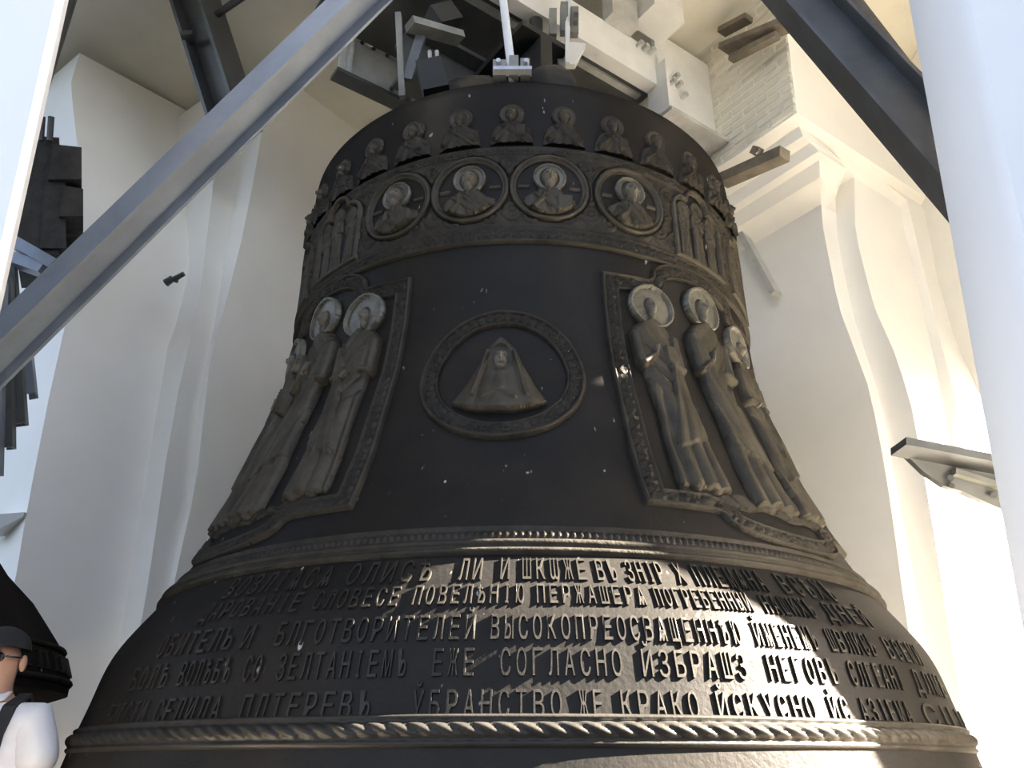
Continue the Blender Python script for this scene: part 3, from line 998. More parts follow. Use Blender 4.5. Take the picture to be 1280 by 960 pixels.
# deep web near the wall
end = Vector(gp) + g3 * (BRICK_D - float(np.dot(gp, NR)) - 0.015)
bm = bmesh.new()
prism(bm, [Vector(gp), end, end + Vector((0, 0, 0.93)), Vector(gp) + Vector((0, 0, 0.93))], side3 * -0.03)
attach_to(bm_obj('deep_web', bm, M['steel_white']), gird)
bm = bmesh.new()
box_between(bm, Vector(gp) + side3 * -0.05 + Vector((0, 0, -0.02)), end + side3 * -0.05 + Vector((0, 0, -0.02)), 0.34, 0.035)
attach_to(bm_obj('bottom_flange', bm, M['steel_grey']), gird)
bm = bmesh.new()
box_between(bm, Vector(gp) + side3 * 0.0 + Vector((0, 0, 0.0)), Vector(gp) + Vector((0, 0, 0.5)), 0.22, 0.03, g3)
attach_to(bm_obj('end_plate', bm, M['steel_white']), gird)
# shallow part over the bell
s0, s1 = gpx(734, 53), gpx(825, 109)
sd = (s1 - s0).normalized(); sd.z = 0
a0 = s0 - g3 * 1.35; a0.z = s0.z
a1 = s1.copy(); a1.z = s0.z
bm = bmesh.new()
prism(bm, [a0, a1, a1 + Vector((0, 0, 0.36)), a0 + Vector((0, 0, 0.36))], side3 * -0.12)
attach_to(bm_obj('shallow_beam', bm, M['steel_white'], bevel=0.008), gird)
bm = bmesh.new()
box_between(bm, a0 + side3 * -0.25 + Vector((0, 0, 0.1)), a1 + side3 * -0.25 + Vector((0, 0, 0.1)), 0.06, 0.06)
attach_to(bm_obj('inner_angle', bm, M['steel_grey']), gird)
# boxes and bolts on it
b0 = gpx(806, 26); b0 = b0 + side3 * 0.14
bm = bmesh.new()
box_between(bm, b0 - g3 * 0.17, b0 + g3 * 0.17, 0.28, 0.34)
o = attach_to(bm_obj('stiffener_box', bm, M['steel_white'], bevel=0.01), gird)
b1 = gpx(770, 20) + side3 * 0.05
bm = bmesh.new()
box_between(bm, b1 - g3 * 0.14, b1 + g3 * 0.14, 0.12, 0.3)
attach_to(bm_obj('packing_block', bm, M['steel_grey'], bevel=0.01), gird)
for x, y in ((842, 98), (846, 108), (838, 104), (852, 122), (797, 58), (804, 62), (812, 66)):
    q = gpx(x, y)
    bm = bmesh.new()
    cyl(bm, q - side3 * 0.02, q + side3 * 0.06, 0.026, 0.026, 6)
    attach_to(bm_obj('bolt', bm, M['steel_grey']), gird)

# conduits along the top of the girder
for i, (pa, pb) in enumerate((((850, 12), (916, 66)), ((846, 22), (914, 76)))):
    A, B = gpx(*pa) + side3 * 0.05, gpx(*pb) + side3 * 0.05
    bm = bmesh.new(); cyl(bm, A - (B - A) * 0.4, B, 0.018, 0.018, 10)
    o = bm_obj('conduit', bm, M['timber' if i else 'galv'], smooth=True, sharp=40)
    tag(o, ('thin dull metal conduit running along the upper edge of the plate girder', 'brownish conduit just below the metal one on the plate girder')[i], 'conduit', 'conduits on the girder')

# second girder behind, at the left
hp0, hp1 = Vector(at_z(417, 90, ZG)), Vector(at_z(487, 128, ZG))
g2 = empty('box_girder', hp0)
tag(g2, 'dusty grey-white steel girder end standing out over the left shoulder of the great bell', 'girder')
hd = Vector(GR)
far = hp0 + hd * 2.6
bm = bmesh.new(); prism(bm, [hp0 + hd*0.03, far, far + Vector((0, 0, 0.62)), hp0 + hd*0.03 + Vector((0, 0, 0.62))], side3 * -0.03)
attach_to(bm_obj('web', bm, M['steel_grey']), g2)
bm = bmesh.new(); box_between(bm, hp0 + Vector((0, 0, -0.02)) + side3 * 0.01, far + Vector((0, 0, -0.02)) + side3 * 0.01, 0.13, 0.035)
attach_to(bm_obj('bottom_flange', bm, M['steel_dark']), g2)
bm = bmesh.new(); box_between(bm, hp0 + Vector((0, 0, 0.64)) + side3 * 0.05, far + Vector((0, 0, 0.64)) + side3 * 0.05, 0.32, 0.035)
attach_to(bm_obj('top_flange', bm, M['steel_grey']), g2)
for t in (0.10, 0.56, 1.02):
    q = hp0 + hd * t
    bm = bmesh.new(); box_between(bm, q + side3 * 0.035, q + side3 * 0.035 + Vector((0, 0, 0.62)), 0.07, 0.025, g3)
    attach_to(bm_obj('stiffener', bm, M['steel_grey']), g2)
for t, z in ((0.2, 0.42), (0.3, 0.42), (0.42, 0.42), (0.48, 0.10)):
    q = hp0 + hd * t + Vector((0, 0, z))
    bm = bmesh.new(); cyl(bm, q - side3 * 0.02, q + side3 * 0.03, 0.018, 0.018, 6)
    attach_to(bm_obj('bolt', bm, M['steel_dark']), g2)

# dark saddle between girders and crown
sad = empty('saddle_beam', (0, 0, ZG - 0.55))
tag(sad, 'black steel saddle beam between the bell crown and the girders', 'beam')
dsd = Vector((-GR[1], GR[0], 0))
bm = bmesh.new()
extrude_profile(bm, Vector((0, 0, ZG - 0.28)) - dsd * 0.30, Vector((0, 0, ZG - 0.28)) + dsd * 0.80, i_prof(0.5, 0.42, 0.05, 0.1))
attach_to(bm_obj('cross_beam', bm, M['crown']), sad)
bm = bmesh.new()
extrude_profile(bm, Vector((0.0, 0.0, ZG - 0.05)) - g3 * 0.75 + dsd*0.45, Vector((0.0, 0.0, ZG - 0.05)) + g3 * 1.3 + dsd*0.45, i_prof(0.42, 0.3, 0.04, 0.05))
attach_to(bm_obj('carrier_beam', bm, M['steel_dark']), sad)
bm = bmesh.new()
dc = Vector((0, 0, ZG + 0.42)) + dsd * 0.44
box_between(bm, dc - g3 * 1.3, dc + g3 * 1.35, 0.95, 0.05)
attach_to(bm_obj('dark_cover_plate', bm, M['steel_dark']), sad)  # plate added to cover the pale ceiling and darken the gap between girders
for t in (-0.18, 0.45):
    bm = bmesh.new()
    q = dsd * t
    cyl(bm, q + Vector((0, 0, ZG - 1.0)), q + Vector((0, 0, ZG + 0.2)), 0.05, 0.05, 12)
    attach_to(bm_obj('hanger_bolt', bm, M['crown'], smooth=True, sharp=40), sad)

# steel frame piece and black weight left of the crown
fb = empty('angle_iron_stand', at_depth(503, 110, 5.0))
tag(fb, 'grey welded angle frame hanging beside the dark crown of the great bell', 'frame')
bm = bmesh.new()
box_between(bm, at_depth(498, 18, 5.05), at_depth(503, 122, 5.0), 0.035, 0.06, (0, 1, 0))
attach_to(bm_obj('upright', bm, M['steel_dusty']), fb)
bm = bmesh.new()
box_between(bm, at_depth(512, 30, 5.05), at_depth(575, 48, 5.3), 0.10, 0.05)
attach_to(bm_obj('cross_bar', bm, M['steel_dusty']), fb)
bm = bmesh.new()
box_between(bm, at_depth(526, 46, 5.1), at_depth(509, 100, 5.0), 0.06, 0.03, (0, 1, 0))
attach_to(bm_obj('brace', bm, M['steel_dark']), fb)
bm = bmesh.new()
box_between(bm, at_depth(540, 28, 5.4), at_depth(566, 22, 5.5), 0.16, 0.14)
attach_to(bm_obj('clamp_block', bm, M['crown']), fb)
wt = at_depth(541, 100, 4.85)
bm = bmesh.new()
box_between(bm, at_depth(536, 82, 4.85), at_depth(546, 118, 4.80), 0.15, 0.14, (0, 1, 0))
o = bm_obj('counterweight', bm, M['crown'], bevel=0.01)
tag(o, 'small black block hanging on short hooks at the crown of the great bell', 'weight')
for x in (537, 546):
    bm = bmesh.new(); cyl(bm, at_depth(x, 64, 4.9), at_depth(x + 1, 84, 4.85), 0.012, 0.012, 8)
    q = bm_obj('hook', bm, M['galv'], smooth=True)
    q.parent = o

# white rod standing in a clamp on the shoulder of the bell
rodb = Vector(at_z(641, 100, Z0 + zt + 0.085))
rod = empty('hammer_rod', rodb)
tag(rod, 'white rod held by a bolted grey clamp on the front rim of the great bell', 'rod')
topx = Vector(at_y(629, 0, rodb.y + 0.05))
bm = bmesh.new(); cyl(bm, rodb, rodb + (topx - rodb) * 2.2, 0.023, 0.023, 16)
attach_to(bm_obj('shaft', bm, M['steel_white'], smooth=True, sharp=40), rod)
bm = bmesh.new()
for dx, hh, w in ((-0.07, 0.11, 0.07), (0.005, 0.14, 0.05), (0.065, 0.12, 0.05)):
    box_between(bm, rodb + Vector((dx, 0.0, 0.0)), rodb + Vector((dx, 0.0, hh)), w, 0.07, (0, 1, 0))
attach_to(bm_obj('clamp', bm, M['steel_dusty'], bevel=0.008), rod)
bm = bmesh.new(); box_between(bm, rodb + Vector((-0.10, -0.05, 0.012)), rodb + Vector((0.10, -0.05, 0.012)), 0.05, 0.022)
attach_to(bm_obj('foot_plate', bm, M['galv']), rod)
for dx in (-0.075, 0.07):
    bm = bmesh.new(); cyl(bm, rodb + Vector((dx, -0.08, 0.06)), rodb + Vector((dx, 0.06, 0.06)), 0.014, 0.014, 6)
    attach_to(bm_obj('bolt', bm, M['galv']), rod)

# tapered hanger under the shallow girder
hb = Vector(at_vplane(711, 45, s0, GR)) - Vector((0, 0.25, 0))
hdep = float((np.array(hb) - CAM) @ np.array([0, CT, ST]))
hang = empty('hanger_bracket', hb)
tag(hang, 'white tapered steel hanger bracket under the girder above the bell crown', 'bracket')
def hp(x, y, dd=0.0): return Vector(at_depth(x, y, hdep + dd))
bm = bmesh.new()
prism(bm, [hp(687, 50), hp(732, 54), hp(719, 80), hp(699, 80)], Vector((0, 0.05, 0.0)))
attach_to(bm_obj('tapered_plate', bm, M['steel_white']), hang)
bm = bmesh.new()
box_between(bm, hp(709, 30, -0.06), hp(709, 81, -0.06), 0.03, 0.10, (0, 1, 0))
attach_to(bm_obj('rib', bm, M['steel_white']), hang)
for xx, y0, y1 in ((691, 14, 46), (705, 6, 42), (718, 12, 44)):
    bm = bmesh.new(); box_between(bm, hp(xx, y0, 0.04), hp(xx, y1, 0.04), 0.055, 0.11, (0, 1, 0))
    attach_to(bm_obj('clamp_cheek', bm, M['steel_dusty'], bevel=0.006), hang)
for x, y in ((720, 18), (719, 29)):
    bm = bmesh.new(); cyl(bm, hp(x, y, -0.12), hp(x, y, 0.02), 0.020, 0.020, 6)
    attach_to(bm_obj('bolt', bm, M['steel_dark']), hang)
bm = bmesh.new(); cyl(bm, hp(712, -14, 0.03), hp(709, 32, 0.0), 0.022, 0.022, 12)
attach_to(bm_obj('rod', bm, M['steel_white'], smooth=True, sharp=40), hang)

# ------------------------------------------------------------------ slanting steel braces
def brace(name, p0, p1, h, b, tf, tw, up, mat, label):
    e = empty(name, p1 if p1[2] < p0[2] else p0)
    bm = bmesh.new()
    extrude_profile(bm, p0, p1, i_prof(h, b, tf, tw), up)
    attach_to(bm_obj('i_section', bm, mat, bevel=0.004), e)
    tag(e, label, 'steel beam')
    return e
A = Vector(at_depth(446, 4, 3.6)); B = Vector(at_depth(0, 440, 3.1))
d = (B - A).normalized()
A2 = A - d * 1.6
vw = (Vector(CAM) - (A + B) / 2).normalized()
ev = d.cross(vw).normalized()
if ev.z < 0: ev = -ev
UPL = ev * 0.80 + vw * 0.60
tfl = (0.0 - B.z) / d.z
B2 = B + d * tfl
brace('steel_brace', A2, B2, 0.150, 0.112, 0.013, 0.010, UPL, M['steel'], 'pale grey steel beam slanting down in front of the stepped left wall')
A = Vector(at_depth(1004, 0, 4.1)); B = Vector(at_depth(1166, 178, 3.35))
d = (B - A).normalized()
A2 = A - d * 1.1
B2 = B + d * 0.36
vw = (Vector(CAM) - (A + B) / 2).normalized()
ev = d.cross(vw).normalized()
if ev.x < 0: ev = -ev
UPR = ev * 0.75 - vw * 0.66
brace('steel_brace', A2, B2, 0.23, 0.17, 0.016, 0.014, UPR, M['steel_dark'], 'dark grey steel beam slanting down behind the right foreground pier')
A = Vector(at_depth(1068, 0, 4.0)); B = Vector(at_depth(1150, 108, 3.6))
d = (B - A).normalized()
bm = bmesh.new(); extrude_profile(bm, A - d * 0.8, B + d * 0.32, [(-0.03, -0.03), (0.03, -0.03), (0.03, -0.022), (-0.022, -0.022), (-0.022, 0.03), (-0.03, 0.03)])
tag(bm_obj('steel_angle', bm, M['timber']), 'thin brown steel angle alongside the dark slanting beam', 'steel angle')

# dark column-like beam in the upper left recess
A = Vector(at_depth(240, -12, 6.9)); B = Vector(at_depth(286, 132, 6.7))
dd = (B - A)
bm = bmesh.new(); extrude_profile(bm, A - dd * 0.25, B + dd * 0.25, i_prof(0.30, 0.26, 0.03, 0.03), (0.8, -0.5, 0.2))
o = bm_obj('hanging_beam', bm, M['steel_dark'])
tag(o, 'dark steel column in the shaded upper left corner above the slanting brace', 'steel column')
bm = bmesh.new(); cyl(bm, at_depth(262, 24, 6.8), at_depth(330, -22, 6.8), 0.03, 0.03, 10)
q = bm_obj('side_strut', bm, M['steel_dark'], smooth=True); q.parent = o
bm = bmesh.new(); box_between(bm, at_depth(228, 46, 6.75), at_depth(242, 45, 6.75), 0.08, 0.05)
q = bm_obj('end_lug', bm, M['steel_dark']); q.parent = o

# black timber bell yoke at the far left
yk = Vector(at_depth(70, 330, 5.4))
yoke = empty('timber_yoke', yk)
tag(yoke, 'black stacked timber bell yoke showing past the left foreground pier', 'yoke')
def yblock(name, x0, x1, y0, y1, d, t, mat='timber_dark'):
    pts = [at_depth(x0 + 6, y0, d), at_depth(x1, y0 + 4, d), at_depth(x1, y1, d), at_depth(x0, y1, d)]
    bm = bmesh.new(); prism(bm, pts, Vector((-0.25, t, 0.05)))
    return attach_to(bm_obj(name, bm, M[mat], bevel=0.012), yoke)
yblock('main_timber', 20, 74, 168, 318, 5.4, 0.5)
yblock('upper_timber', 60, 102, 180, 224, 5.35, 0.5)
yblock('lower_timber', 74, 104, 232, 270, 5.35, 0.5)
yblock('middle_timber', 50, 82, 215, 310, 5.38, 0.5)
for x in (53, 64):
    bm = bmesh.new(); cyl(bm, at_depth(x, 146, 5.35), at_depth(x - 2, 176, 5.35), 0.02, 0.02, 8)
    attach_to(bm_obj('iron_bolt', bm, M['steel_dark']), yoke)
for (a, b) in (((20, 305), (72, 335)), ((18, 325), (60, 340))):
    bm = bmesh.new(); box_between(bm, at_depth(*a, 5.2), at_depth(*b, 5.1), 0.12, 0.07)
    attach_to(bm_obj('iron_strap', bm, M['steel']), yoke)

# steel channels hanging at the far left
specs = [((8, 352), (2, 594), 0.07, 'steel', 'pale grey steel channel hanging at far left below the yoke'),
         ((16, 345), (18, 560), 0.05, 'steel_dark', 'dark narrow steel channel hanging next to the pale one'),
         ((20, 330), (34, 530), 0.10, 'steel_dark', 'broad dark steel channel hanging from the timber yoke'),
         ((36, 400), (46, 494), 0.05, 'steel', 'short grey steel channel hanging nearest the stepped left wall')]
for ci, (a, b, w, mt, lb) in enumerate(specs):
    p, q = Vector(at_depth(*a, 5.0 + 0.14 * ci)), Vector(at_depth(*b, 4.75 + 0.14 * ci))
    bm = bmesh.new(); extrude_profile(bm, p, q, c_prof(0.08, w, 0.01), (0.2, -0.9, 0.1))
    tag(bm_obj('steel_channel', bm, M[mt]), lb, 'steel channel', 'steel channels at the far left')
# wedge shaped bracket
bm = bmesh.new()
prism(bm, [at_depth(-30, 645, 5.3), at_depth(31, 640, 5.3), at_depth(28, 646, 5.3), at_depth(-8, 664, 5.3), at_depth(-30, 668, 5.3)], Vector((0, 0.12, 0)))
tag(bm_obj('wall_bracket', bm, M['steel_white']), 'cream wedge-shaped bracket beside the wall above the small bell', 'bracket')

# little iron fitting on the left wall
q = Vector(at_vplane(217, 348, NL * (WALL_D + 0.02), WL))
fit = empty('iron_fitting', q)
tag(fit, 'small dark iron fitting fixed to the stepped left wall under the brace', 'fitting')
dpt = float((np.array(q) - CAM) @ np.array([0, CT, ST]))
for a, b, r in (((207, 354), (216, 348), 0.03), ((216, 350), (230, 342), 0.022), ((212, 347), (222, 352), 0.018)):
    bm = bmesh.new(); cyl(bm, at_depth(*a, dpt - 0.03), at_depth(*b, dpt - 0.03), r, r * 0.8, 8)
    attach_to(bm_obj('lug', bm, M['steel_dark']), fit)

# timbers at the right block and under the ceiling
def on_wall(x, y, d): return Vector(at_vplane(x, y, NR * d, WR))
bm = bmesh.new()
box_between(bm, on_wall(904, 226, 1.86), on_wall(981, 192, 1.86), 0.12, 0.09)
tag(bm_obj('bearing_timber', bm, M['timber']), 'old brown bearing timber bar set on the corbel under the girder end', 'timber')
bm = bmesh.new()
box_between(bm, on_wall(942, 188, 1.80), on_wall(950, 190, 1.80), 0.06, 0.06)
tag(bm_obj('timber_wedge', bm, M['timber']), 'small wooden wedge on top of the bearing timber', 'wedge')
for i, (a, b, w, lb) in enumerate([((902, 40), (936, 22), 0.10, 'short loose board under the ceiling beside the girder'), ((906, 62), (985, 30), 0.16, 'long weathered board lying along the top of the brick block'), ((914, 74), (972, 44), 0.07, 'narrow dark board directly on the brick block')]):
    p, q = on_wall(*a, 1.80 - 0.02 * i), on_wall(*b, 1.80 - 0.02 * i)
    bm = bmesh.new(); box_between(bm, p, q, w, 0.05)
    tag(bm_obj('board', bm, M['timber'], bevel=0.006), lb, 'board', 'boards under the ceiling')
# diagonal bar against the right wall
bm = bmesh.new()
box_between(bm, on_wall(912, 262, 2.50), on_wall(970, 368, 2.52), 0.10, 0.05)
tag(bm_obj('wall_strut', bm, M['steel_grey'], bevel=0.006), 'grey flat bar slanting down the bare wall right of the bell', 'strut')

# bracket that shows past the right pier
bdep = 4.2
br = empty('gusset_arm', at_depth(1240, 600, bdep))
tag(br, 'grey steel arm with tapered gusset plate poking out from behind the right pier', 'steel arm')
def bp_(x, y, dd=0.0): return Vector(at_depth(x, y, bdep + dd))
bm = bmesh.new()
prism(bm, [bp_(1125, 561), bp_(1180, 573), bp_(1330, 606), bp_(1330, 668), bp_(1252, 636), bp_(1203, 614), bp_(1180, 607), bp_(1155, 590)], Vector((0, 0.04, 0)))
attach_to(bm_obj('gusset_plate', bm, M['steel_dark']), br)
bm = bmesh.new()
box_between(bm, bp_(1123, 558, -0.05), bp_(1330, 598, -0.05), 0.16, 0.04)
attach_to(bm_obj('top_flange', bm, M['steel_dark']), br)
bm = bmesh.new()
box_between(bm, bp_(1192, 590, -0.02), bp_(1330, 632, -0.02), 0.04, 0.03)
attach_to(bm_obj('seam_bar', bm, M['steel_dusty']), br)
for x, y in ((1188, 597), (1190, 607), (1242, 618)):
    bm = bmesh.new(); cyl(bm, bp_(x, y, -0.035), bp_(x, y, 0.02), 0.015, 0.015, 8)
    attach_to(bm_obj('bolt', bm, M['steel_dark']), br)

# ------------------------------------------------------------------ small bell at the far left
sc_ = Vector(at_depth(-190, 862, 3.8))
sb_ = empty('small_bell', sc_)
tag(sb_, 'smaller dark bronze bell hanging behind the person at the left', 'bell')
RL = 246 / F * 3.8
prof2 = [(0.80, 0.02), (0.92, -0.03), (1.0, 0.0), (1.0, 0.07), (0.985, 0.12), (0.955, 0.19), (0.90, 0.27), (0.82, 0.37), (0.73, 0.48), (0.575, 0.62), (0.46, 0.76), (0.40, 0.95), (0.37, 1.15), (0.35, 1.22), (0.27, 1.26), (0.05, 1.28)]
vv, ff = [], []
n2 = 64
for r, z in prof2:
    for k in range(n2):
        a = 2 * math.pi * k / n2
        vv.append((sc_.x + r * RL * math.cos(a), sc_.y + r * RL * math.sin(a), sc_.z + z * RL))
for i in range(len(prof2) - 1):
    for k in range(n2):
        j = (k + 1) % n2
        ff.append((i*n2+k, i*n2+j, (i+1)*n2+j, (i+1)*n2+k))
ff.append(tuple(range((len(prof2)-1)*n2, len(prof2)*n2)))
attach_to(mesh_obj('body', vv, ff, M['bronze'], None, True, 50), sb_)
def ring_at(name, zz, rr, t, mat):
    bm = bmesh.new()
    pts = 64
    A = []
    for k in range(pts):
        a = 2 * math.pi * k / pts
        c = Vector((math.cos(a), math.sin(a), 0))
        A.append([bm.verts.new(sc_ + c * (rr * RL + t * math.cos(b)) + Vector((0, 0, zz * RL + t * math.sin(b)))) for b in [2*math.pi*i/6 for i in range(6)]])
    for k in range(pts):
        for i in range(6):
            bm.faces.new((A[k][i], A[k][(i+1) % 6], A[(k+1) % pts][(i+1) % 6], A[(k+1) % pts][i]))
    attach_to(bm_obj(name, bm, M[mat], smooth=True), sb_)
ring_at('moulding', 0.06, 1.0, 0.014, 'relief_low')
ring_at('moulding', 0.225, 0.938, 0.014, 'relief_low')
ring_at('moulding', 1.05, 0.388, 0.014, 'relief_low')
txt = 'І'                                   # upright raised strokes, as they show from here
for k in range(36):
    ch = txt[k % len(txt)]
    V, Fc = glyph(ch)
    a0_ = -1.9 + k * 0.09
    wgl = np.ptp(V[:, 0])
    a = a0_ + (V[:, 0] - V[:, 0].min()) / wgl * (0.022 + 0.02 * (k % 3))
    zz = 0.10 + (V[:, 1] - CAP0) / CAPH * 0.09
    r = np.interp(zz, [0.07, 0.12, 0.19], [1.0, 0.985, 0.955]) * RL + np.where(V[:, 2] > 0, 0.010, -0.002)
    vs_ = np.stack([sc_.x + r * np.cos(a), sc_.y + r * np.sin(a), sc_.z + zz * RL], -1)
    attach_to(mesh_obj('relief_stroke', vs_, Fc, M['relief_low']), sb_)
bm = bmesh.new()
cyl(bm, sc_ + Vector((0, 0, 1.24 * RL)), sc_ + Vector((0, 0, 1.5 * RL)), 0.15, 0.12, 16)
attach_to(bm_obj('crown', bm, M['crown'], smooth=True, sharp=40), sb_)
bm = bmesh.new()
cyl(bm, sc_ + Vector((0, 0, 1.45 * RL)), Vector((sc_.x, sc_.y, CEIL)), 0.05, 0.05, 10)
attach_to(bm_obj('hanger', bm, M['steel_dark'], smooth=True), sb_)

# ------------------------------------------------------------------ person at the left edge
pd = 3.3
head_c = Vector(at_depth(1, 829, pd))
HX, HY = head_c.x, head_c.y
HT = head_c.z + 0.125                                # top of the head
per = empty('person', (HX, HY, 0))
tag(per, 'person in a white short-sleeved polo shirt, black cap and backpack straps beside the small bell', 'person')
k = HT / 1.75
def P3(x, y, z): return (HX + x, HY + y, z * k)

def skin_mesh(name, pts, edges, radii, mat, levels=2, root=0):
    me = bpy.data.meshes.new(name)
    me.from_pydata([P3(*p) for p in pts], edges, [])
    o = bpy.data.objects.new(name, me)
    col.objects.link(o)
    m = o.modifiers.new('s', 'SKIN')
    for i, r in enumerate(radii):
        rr = r if isinstance(r, tuple) else (r, r)
        me.skin_vertices[0].data[i].radius = rr
        me.skin_vertices[0].data[i].use_root = (i == root)
    sb2 = o.modifiers.new('d', 'SUBSURF'); sb2.levels = levels; sb2.render_levels = levels
    d_ = bpy.context.evaluated_depsgraph_get()
    res = bpy.data.meshes.new_from_object(o.evaluated_get(d_))
    bpy.data.objects.remove(o)
    return attach_to(link_mesh(name, res, M[mat], None, True), per)
# body: one continuous figure with head, arms and legs (faces the camera, slightly turned)
pts = [(0,0,0.95),(0,0,1.12),(0,0.01,1.30),(0,0.01,1.43),(0,0,1.50),(0,-0.01,1.58),(0,-0.012,1.66),(0,0,1.71),
       (0.17,0.01,1.42),(0.235,0.01,1.18),(0.225,-0.05,0.95),(0.22,-0.07,0.86),
       (-0.17,0.01,1.42),(-0.235,0.01,1.18),(-0.225,-0.05,0.95),(-0.22,-0.07,0.86),
       (0.09,0,0.88),(0.10,-0.01,0.50),(0.10,0.02,0.09),(0.11,-0.12,0.04),
       (-0.09,0,0.88),(-0.10,-0.01,0.50),(-0.10,0.02,0.09),(-0.11,-0.12,0.04)]
edg = [(0,1),(1,2),(2,3),(3,4),(4,5),(5,6),(6,7),(3,8),(8,9),(9,10),(10,11),(3,12),(12,13),(13,14),(14,15),(0,16),(16,17),(17,18),(18,19),(0,20),(20,21),(21,22),(22,23)]
rad_ = [(0.15,0.11),(0.14,0.10),(0.16,0.11),(0.12,0.09),(0.058,0.058),(0.072,0.080),(0.078,0.095),(0.055,0.07),
        0.062,0.046,0.034,0.028, 0.062,0.046,0.034,0.028, 0.085,0.058,0.042,0.035, 0.085,0.058,0.042,0.035]
skin_mesh('body', pts, edg, rad_, 'skin')
# shirt, trousers
sp = [(0,0,0.93),(0,0,1.12),(0,0.01,1.30),(0,0.01,1.42),(0,0.005,1.475),(0.175,0.01,1.415),(0.222,0.01,1.31),(0.236,0.0,1.225),(-0.175,0.01,1.415),(-0.222,0.01,1.31),(-0.236,0.0,1.225)]
se = [(0,1),(1,2),(2,3),(3,4),(3,5),(5,6),(6,7),(3,8),(8,9),(9,10)]
sr = [(0.185,0.135),(0.172,0.125),(0.190,0.135),(0.150,0.112),(0.070,0.072),0.085,0.080,0.082,0.085,0.080,0.082]
skin_mesh('polo_shirt', sp, se, sr, 'shirt')
tp = [(0,0,0.98),(0.09,0,0.86),(0.10,-0.01,0.50),(0.10,0.02,0.08),(-0.09,0,0.86),(-0.10,-0.01,0.50),(-0.10,0.02,0.08)]
skin_mesh('trousers', tp, [(0,1),(1,2),(2,3),(0,4),(4,5),(5,6)], [(0.165,0.12),0.105,0.080,0.068,0.105,0.080,0.068], 'trouser')
# shirt collar
bm = bmesh.new()
for sgn in (-1, 1):
    prism(bm, [P3(0, -0.085, 1.452), P3(sgn*0.085, -0.055, 1.485), P3(sgn*0.075, 0.0, 1.52), P3(sgn*0.03, -0.078, 1.50)], Vector((0, -0.012, 0)))
attach_to(bm_obj('collar', bm, M['shirt'], bevel=0.003), per)
# backpack straps
for sgn in (-1, 1):
    bm = bmesh.new()
    path = [P3(sgn*0.115, 0.09, 1.42), P3(sgn*0.118, 0.02, 1.508), P3(sgn*0.120, -0.075, 1.46), P3(sgn*0.122, -0.122, 1.36), P3(sgn*0.128, -0.142, 1.22), P3(sgn*0.15, -0.135, 1.10), P3(sgn*0.17, -0.05, 1.03)]
    for a, b in zip(path[:-1], path[1:]):
        box_between(bm, a, b, 0.048, 0.014, (0, -1, 0.3))
    attach_to(bm_obj('backpack_strap', bm, M['black_cloth']), per)
bm = bmesh.new()
bmesh.ops.create_cube(bm, size=1, matrix=Matrix.Translation(P3(0, 0.22, 1.25)) @ Matrix.Diagonal((0.24, 0.14, 0.40, 1)))
attach_to(bm_obj('backpack', bm, M['black_cloth'], bevel=0.04, smooth=True), per)
# cap, sunglasses, face
bm = bmesh.new()
bmesh.ops.create_uvsphere(bm, u_segments=24, v_segments=14, radius=1, matrix=Matrix.Translation(P3(0, 0.0, 1.678)) @ Matrix.Diagonal((0.092, 0.112, 0.088, 1)))
bmesh.ops.delete(bm, geom=[v for v in bm.verts if v.co.z < 1.672 * k], context='VERTS')
attach_to(bm_obj('cap', bm, M['black_cloth'], smooth=True), per)
bm = bmesh.new()
pk = [P3(-0.085, -0.06, 1.682), P3(-0.07, -0.135, 1.674), P3(-0.03, -0.168, 1.672), P3(0.03, -0.168, 1.672), P3(0.07, -0.135, 1.674), P3(0.085, -0.06, 1.682)]
prism(bm, pk, Vector((0, 0, 0.008)))
attach_to(bm_obj('cap_peak', bm, M['black_cloth']), per)
bm = bmesh.new()
for sgn in (-1, 1):
    bmesh.ops.create_uvsphere(bm, u_segments=14, v_segments=8, radius=1, matrix=Matrix.Translation(P3(sgn*0.036, -0.096, 1.638)) @ Matrix.Diagonal((0.031, 0.010, 0.021, 1)))
    cyl(bm, P3(sgn*0.066, -0.085, 1.642), P3(sgn*0.085, 0.02, 1.645), 0.004, 0.004, 6)
cyl(bm, P3(-0.012, -0.103, 1.642), P3(0.012, -0.103, 1.642), 0.004, 0.004, 6)
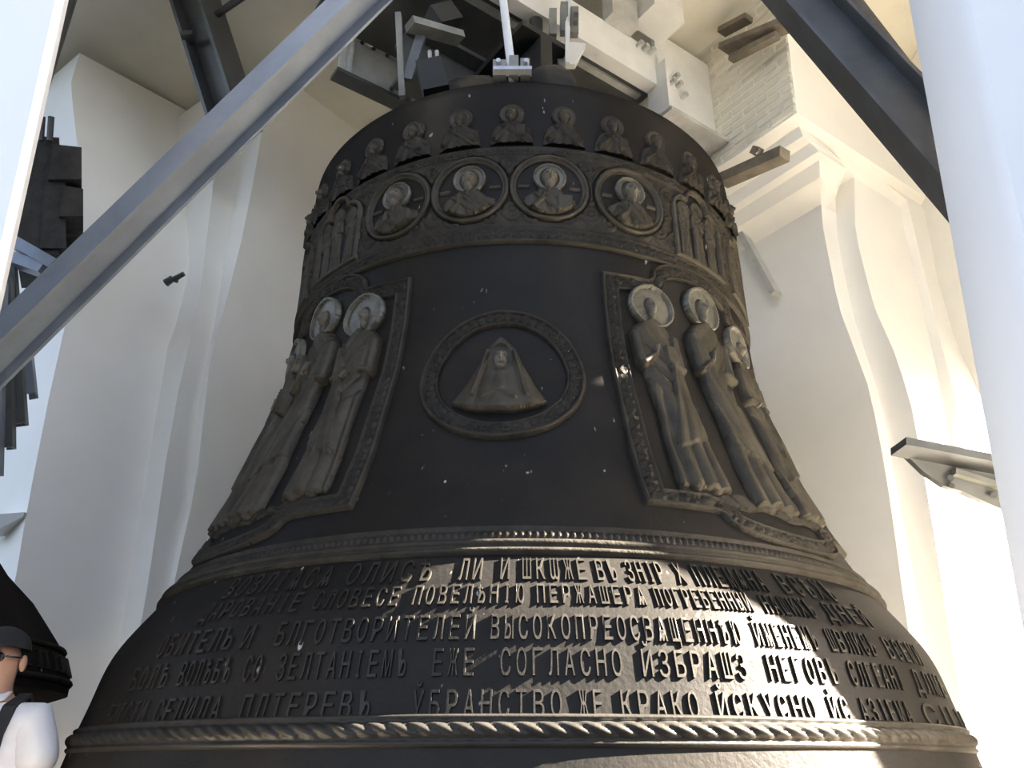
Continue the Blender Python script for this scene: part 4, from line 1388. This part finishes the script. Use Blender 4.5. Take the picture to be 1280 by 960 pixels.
attach_to(bm_obj('sunglasses', bm, M['lens'], smooth=True), per)
bm = bmesh.new()
tube(bm, [P3(0, -0.094, 1.645), P3(0, -0.112, 1.615), P3(0, -0.100, 1.600)], [0.009, 0.015, 0.013], 8)
attach_to(bm_obj('nose', bm, M['skin'], smooth=True), per)
M['lip'] = noisy('lips', (0.38, 0.15, 0.12), (0.42, 0.18, 0.14), 10, 0.5)
bm = bmesh.new()
tube(bm, [P3(-0.024, -0.082, 1.574), P3(0, -0.092, 1.573), P3(0.024, -0.082, 1.574)], [0.004, 0.008, 0.004], 8)
attach_to(bm_obj('lips', bm, M['lip'], smooth=True), per)
for sgn in (-1, 1):
    bm = bmesh.new()
    bmesh.ops.create_uvsphere(bm, u_segments=10, v_segments=8, radius=1, matrix=Matrix.Translation(P3(sgn*0.084, 0.01, 1.625)) @ Matrix.Diagonal((0.012, 0.020, 0.032, 1)))
    attach_to(bm_obj('ear', bm, M['skin'], smooth=True), per)
# hands with five fingers
for sgn in (-1, 1):
    hx, hy, hz = sgn * 0.22, -0.075, 0.83
    for i in range(5):
        if i < 4:
            L = (0.085, 0.095, 0.090, 0.070)[i]
            b0 = (hx - sgn*0.004, hy - 0.030 + 0.020 * i, hz - 0.045)
            b1 = (hx - sgn*0.008, hy - 0.034 + 0.020 * i, hz - 0.045 - L * 0.55)
            b2 = (hx - sgn*0.025, hy - 0.034 + 0.020 * i, hz - 0.045 - L)
            rr = (0.009, 0.0085, 0.007)
        else:
            b0 = (hx, hy - 0.030, hz); b1 = (hx - sgn*0.01, hy - 0.055, hz - 0.035); b2 = (hx - sgn*0.02, hy - 0.062, hz - 0.068)
            rr = (0.011, 0.010, 0.008)
        skin_mesh('finger', [b0, b1, b2], [(0, 1), (1, 2)], rr, 'skin', 1)
    skin_mesh('palm', [(hx, hy, hz + 0.03), (hx, hy, hz), (hx - sgn*0.004, hy, hz - 0.045)], [(0, 1), (1, 2)], [(0.022, 0.026), (0.018, 0.040), (0.015, 0.042)], 'skin', 1)
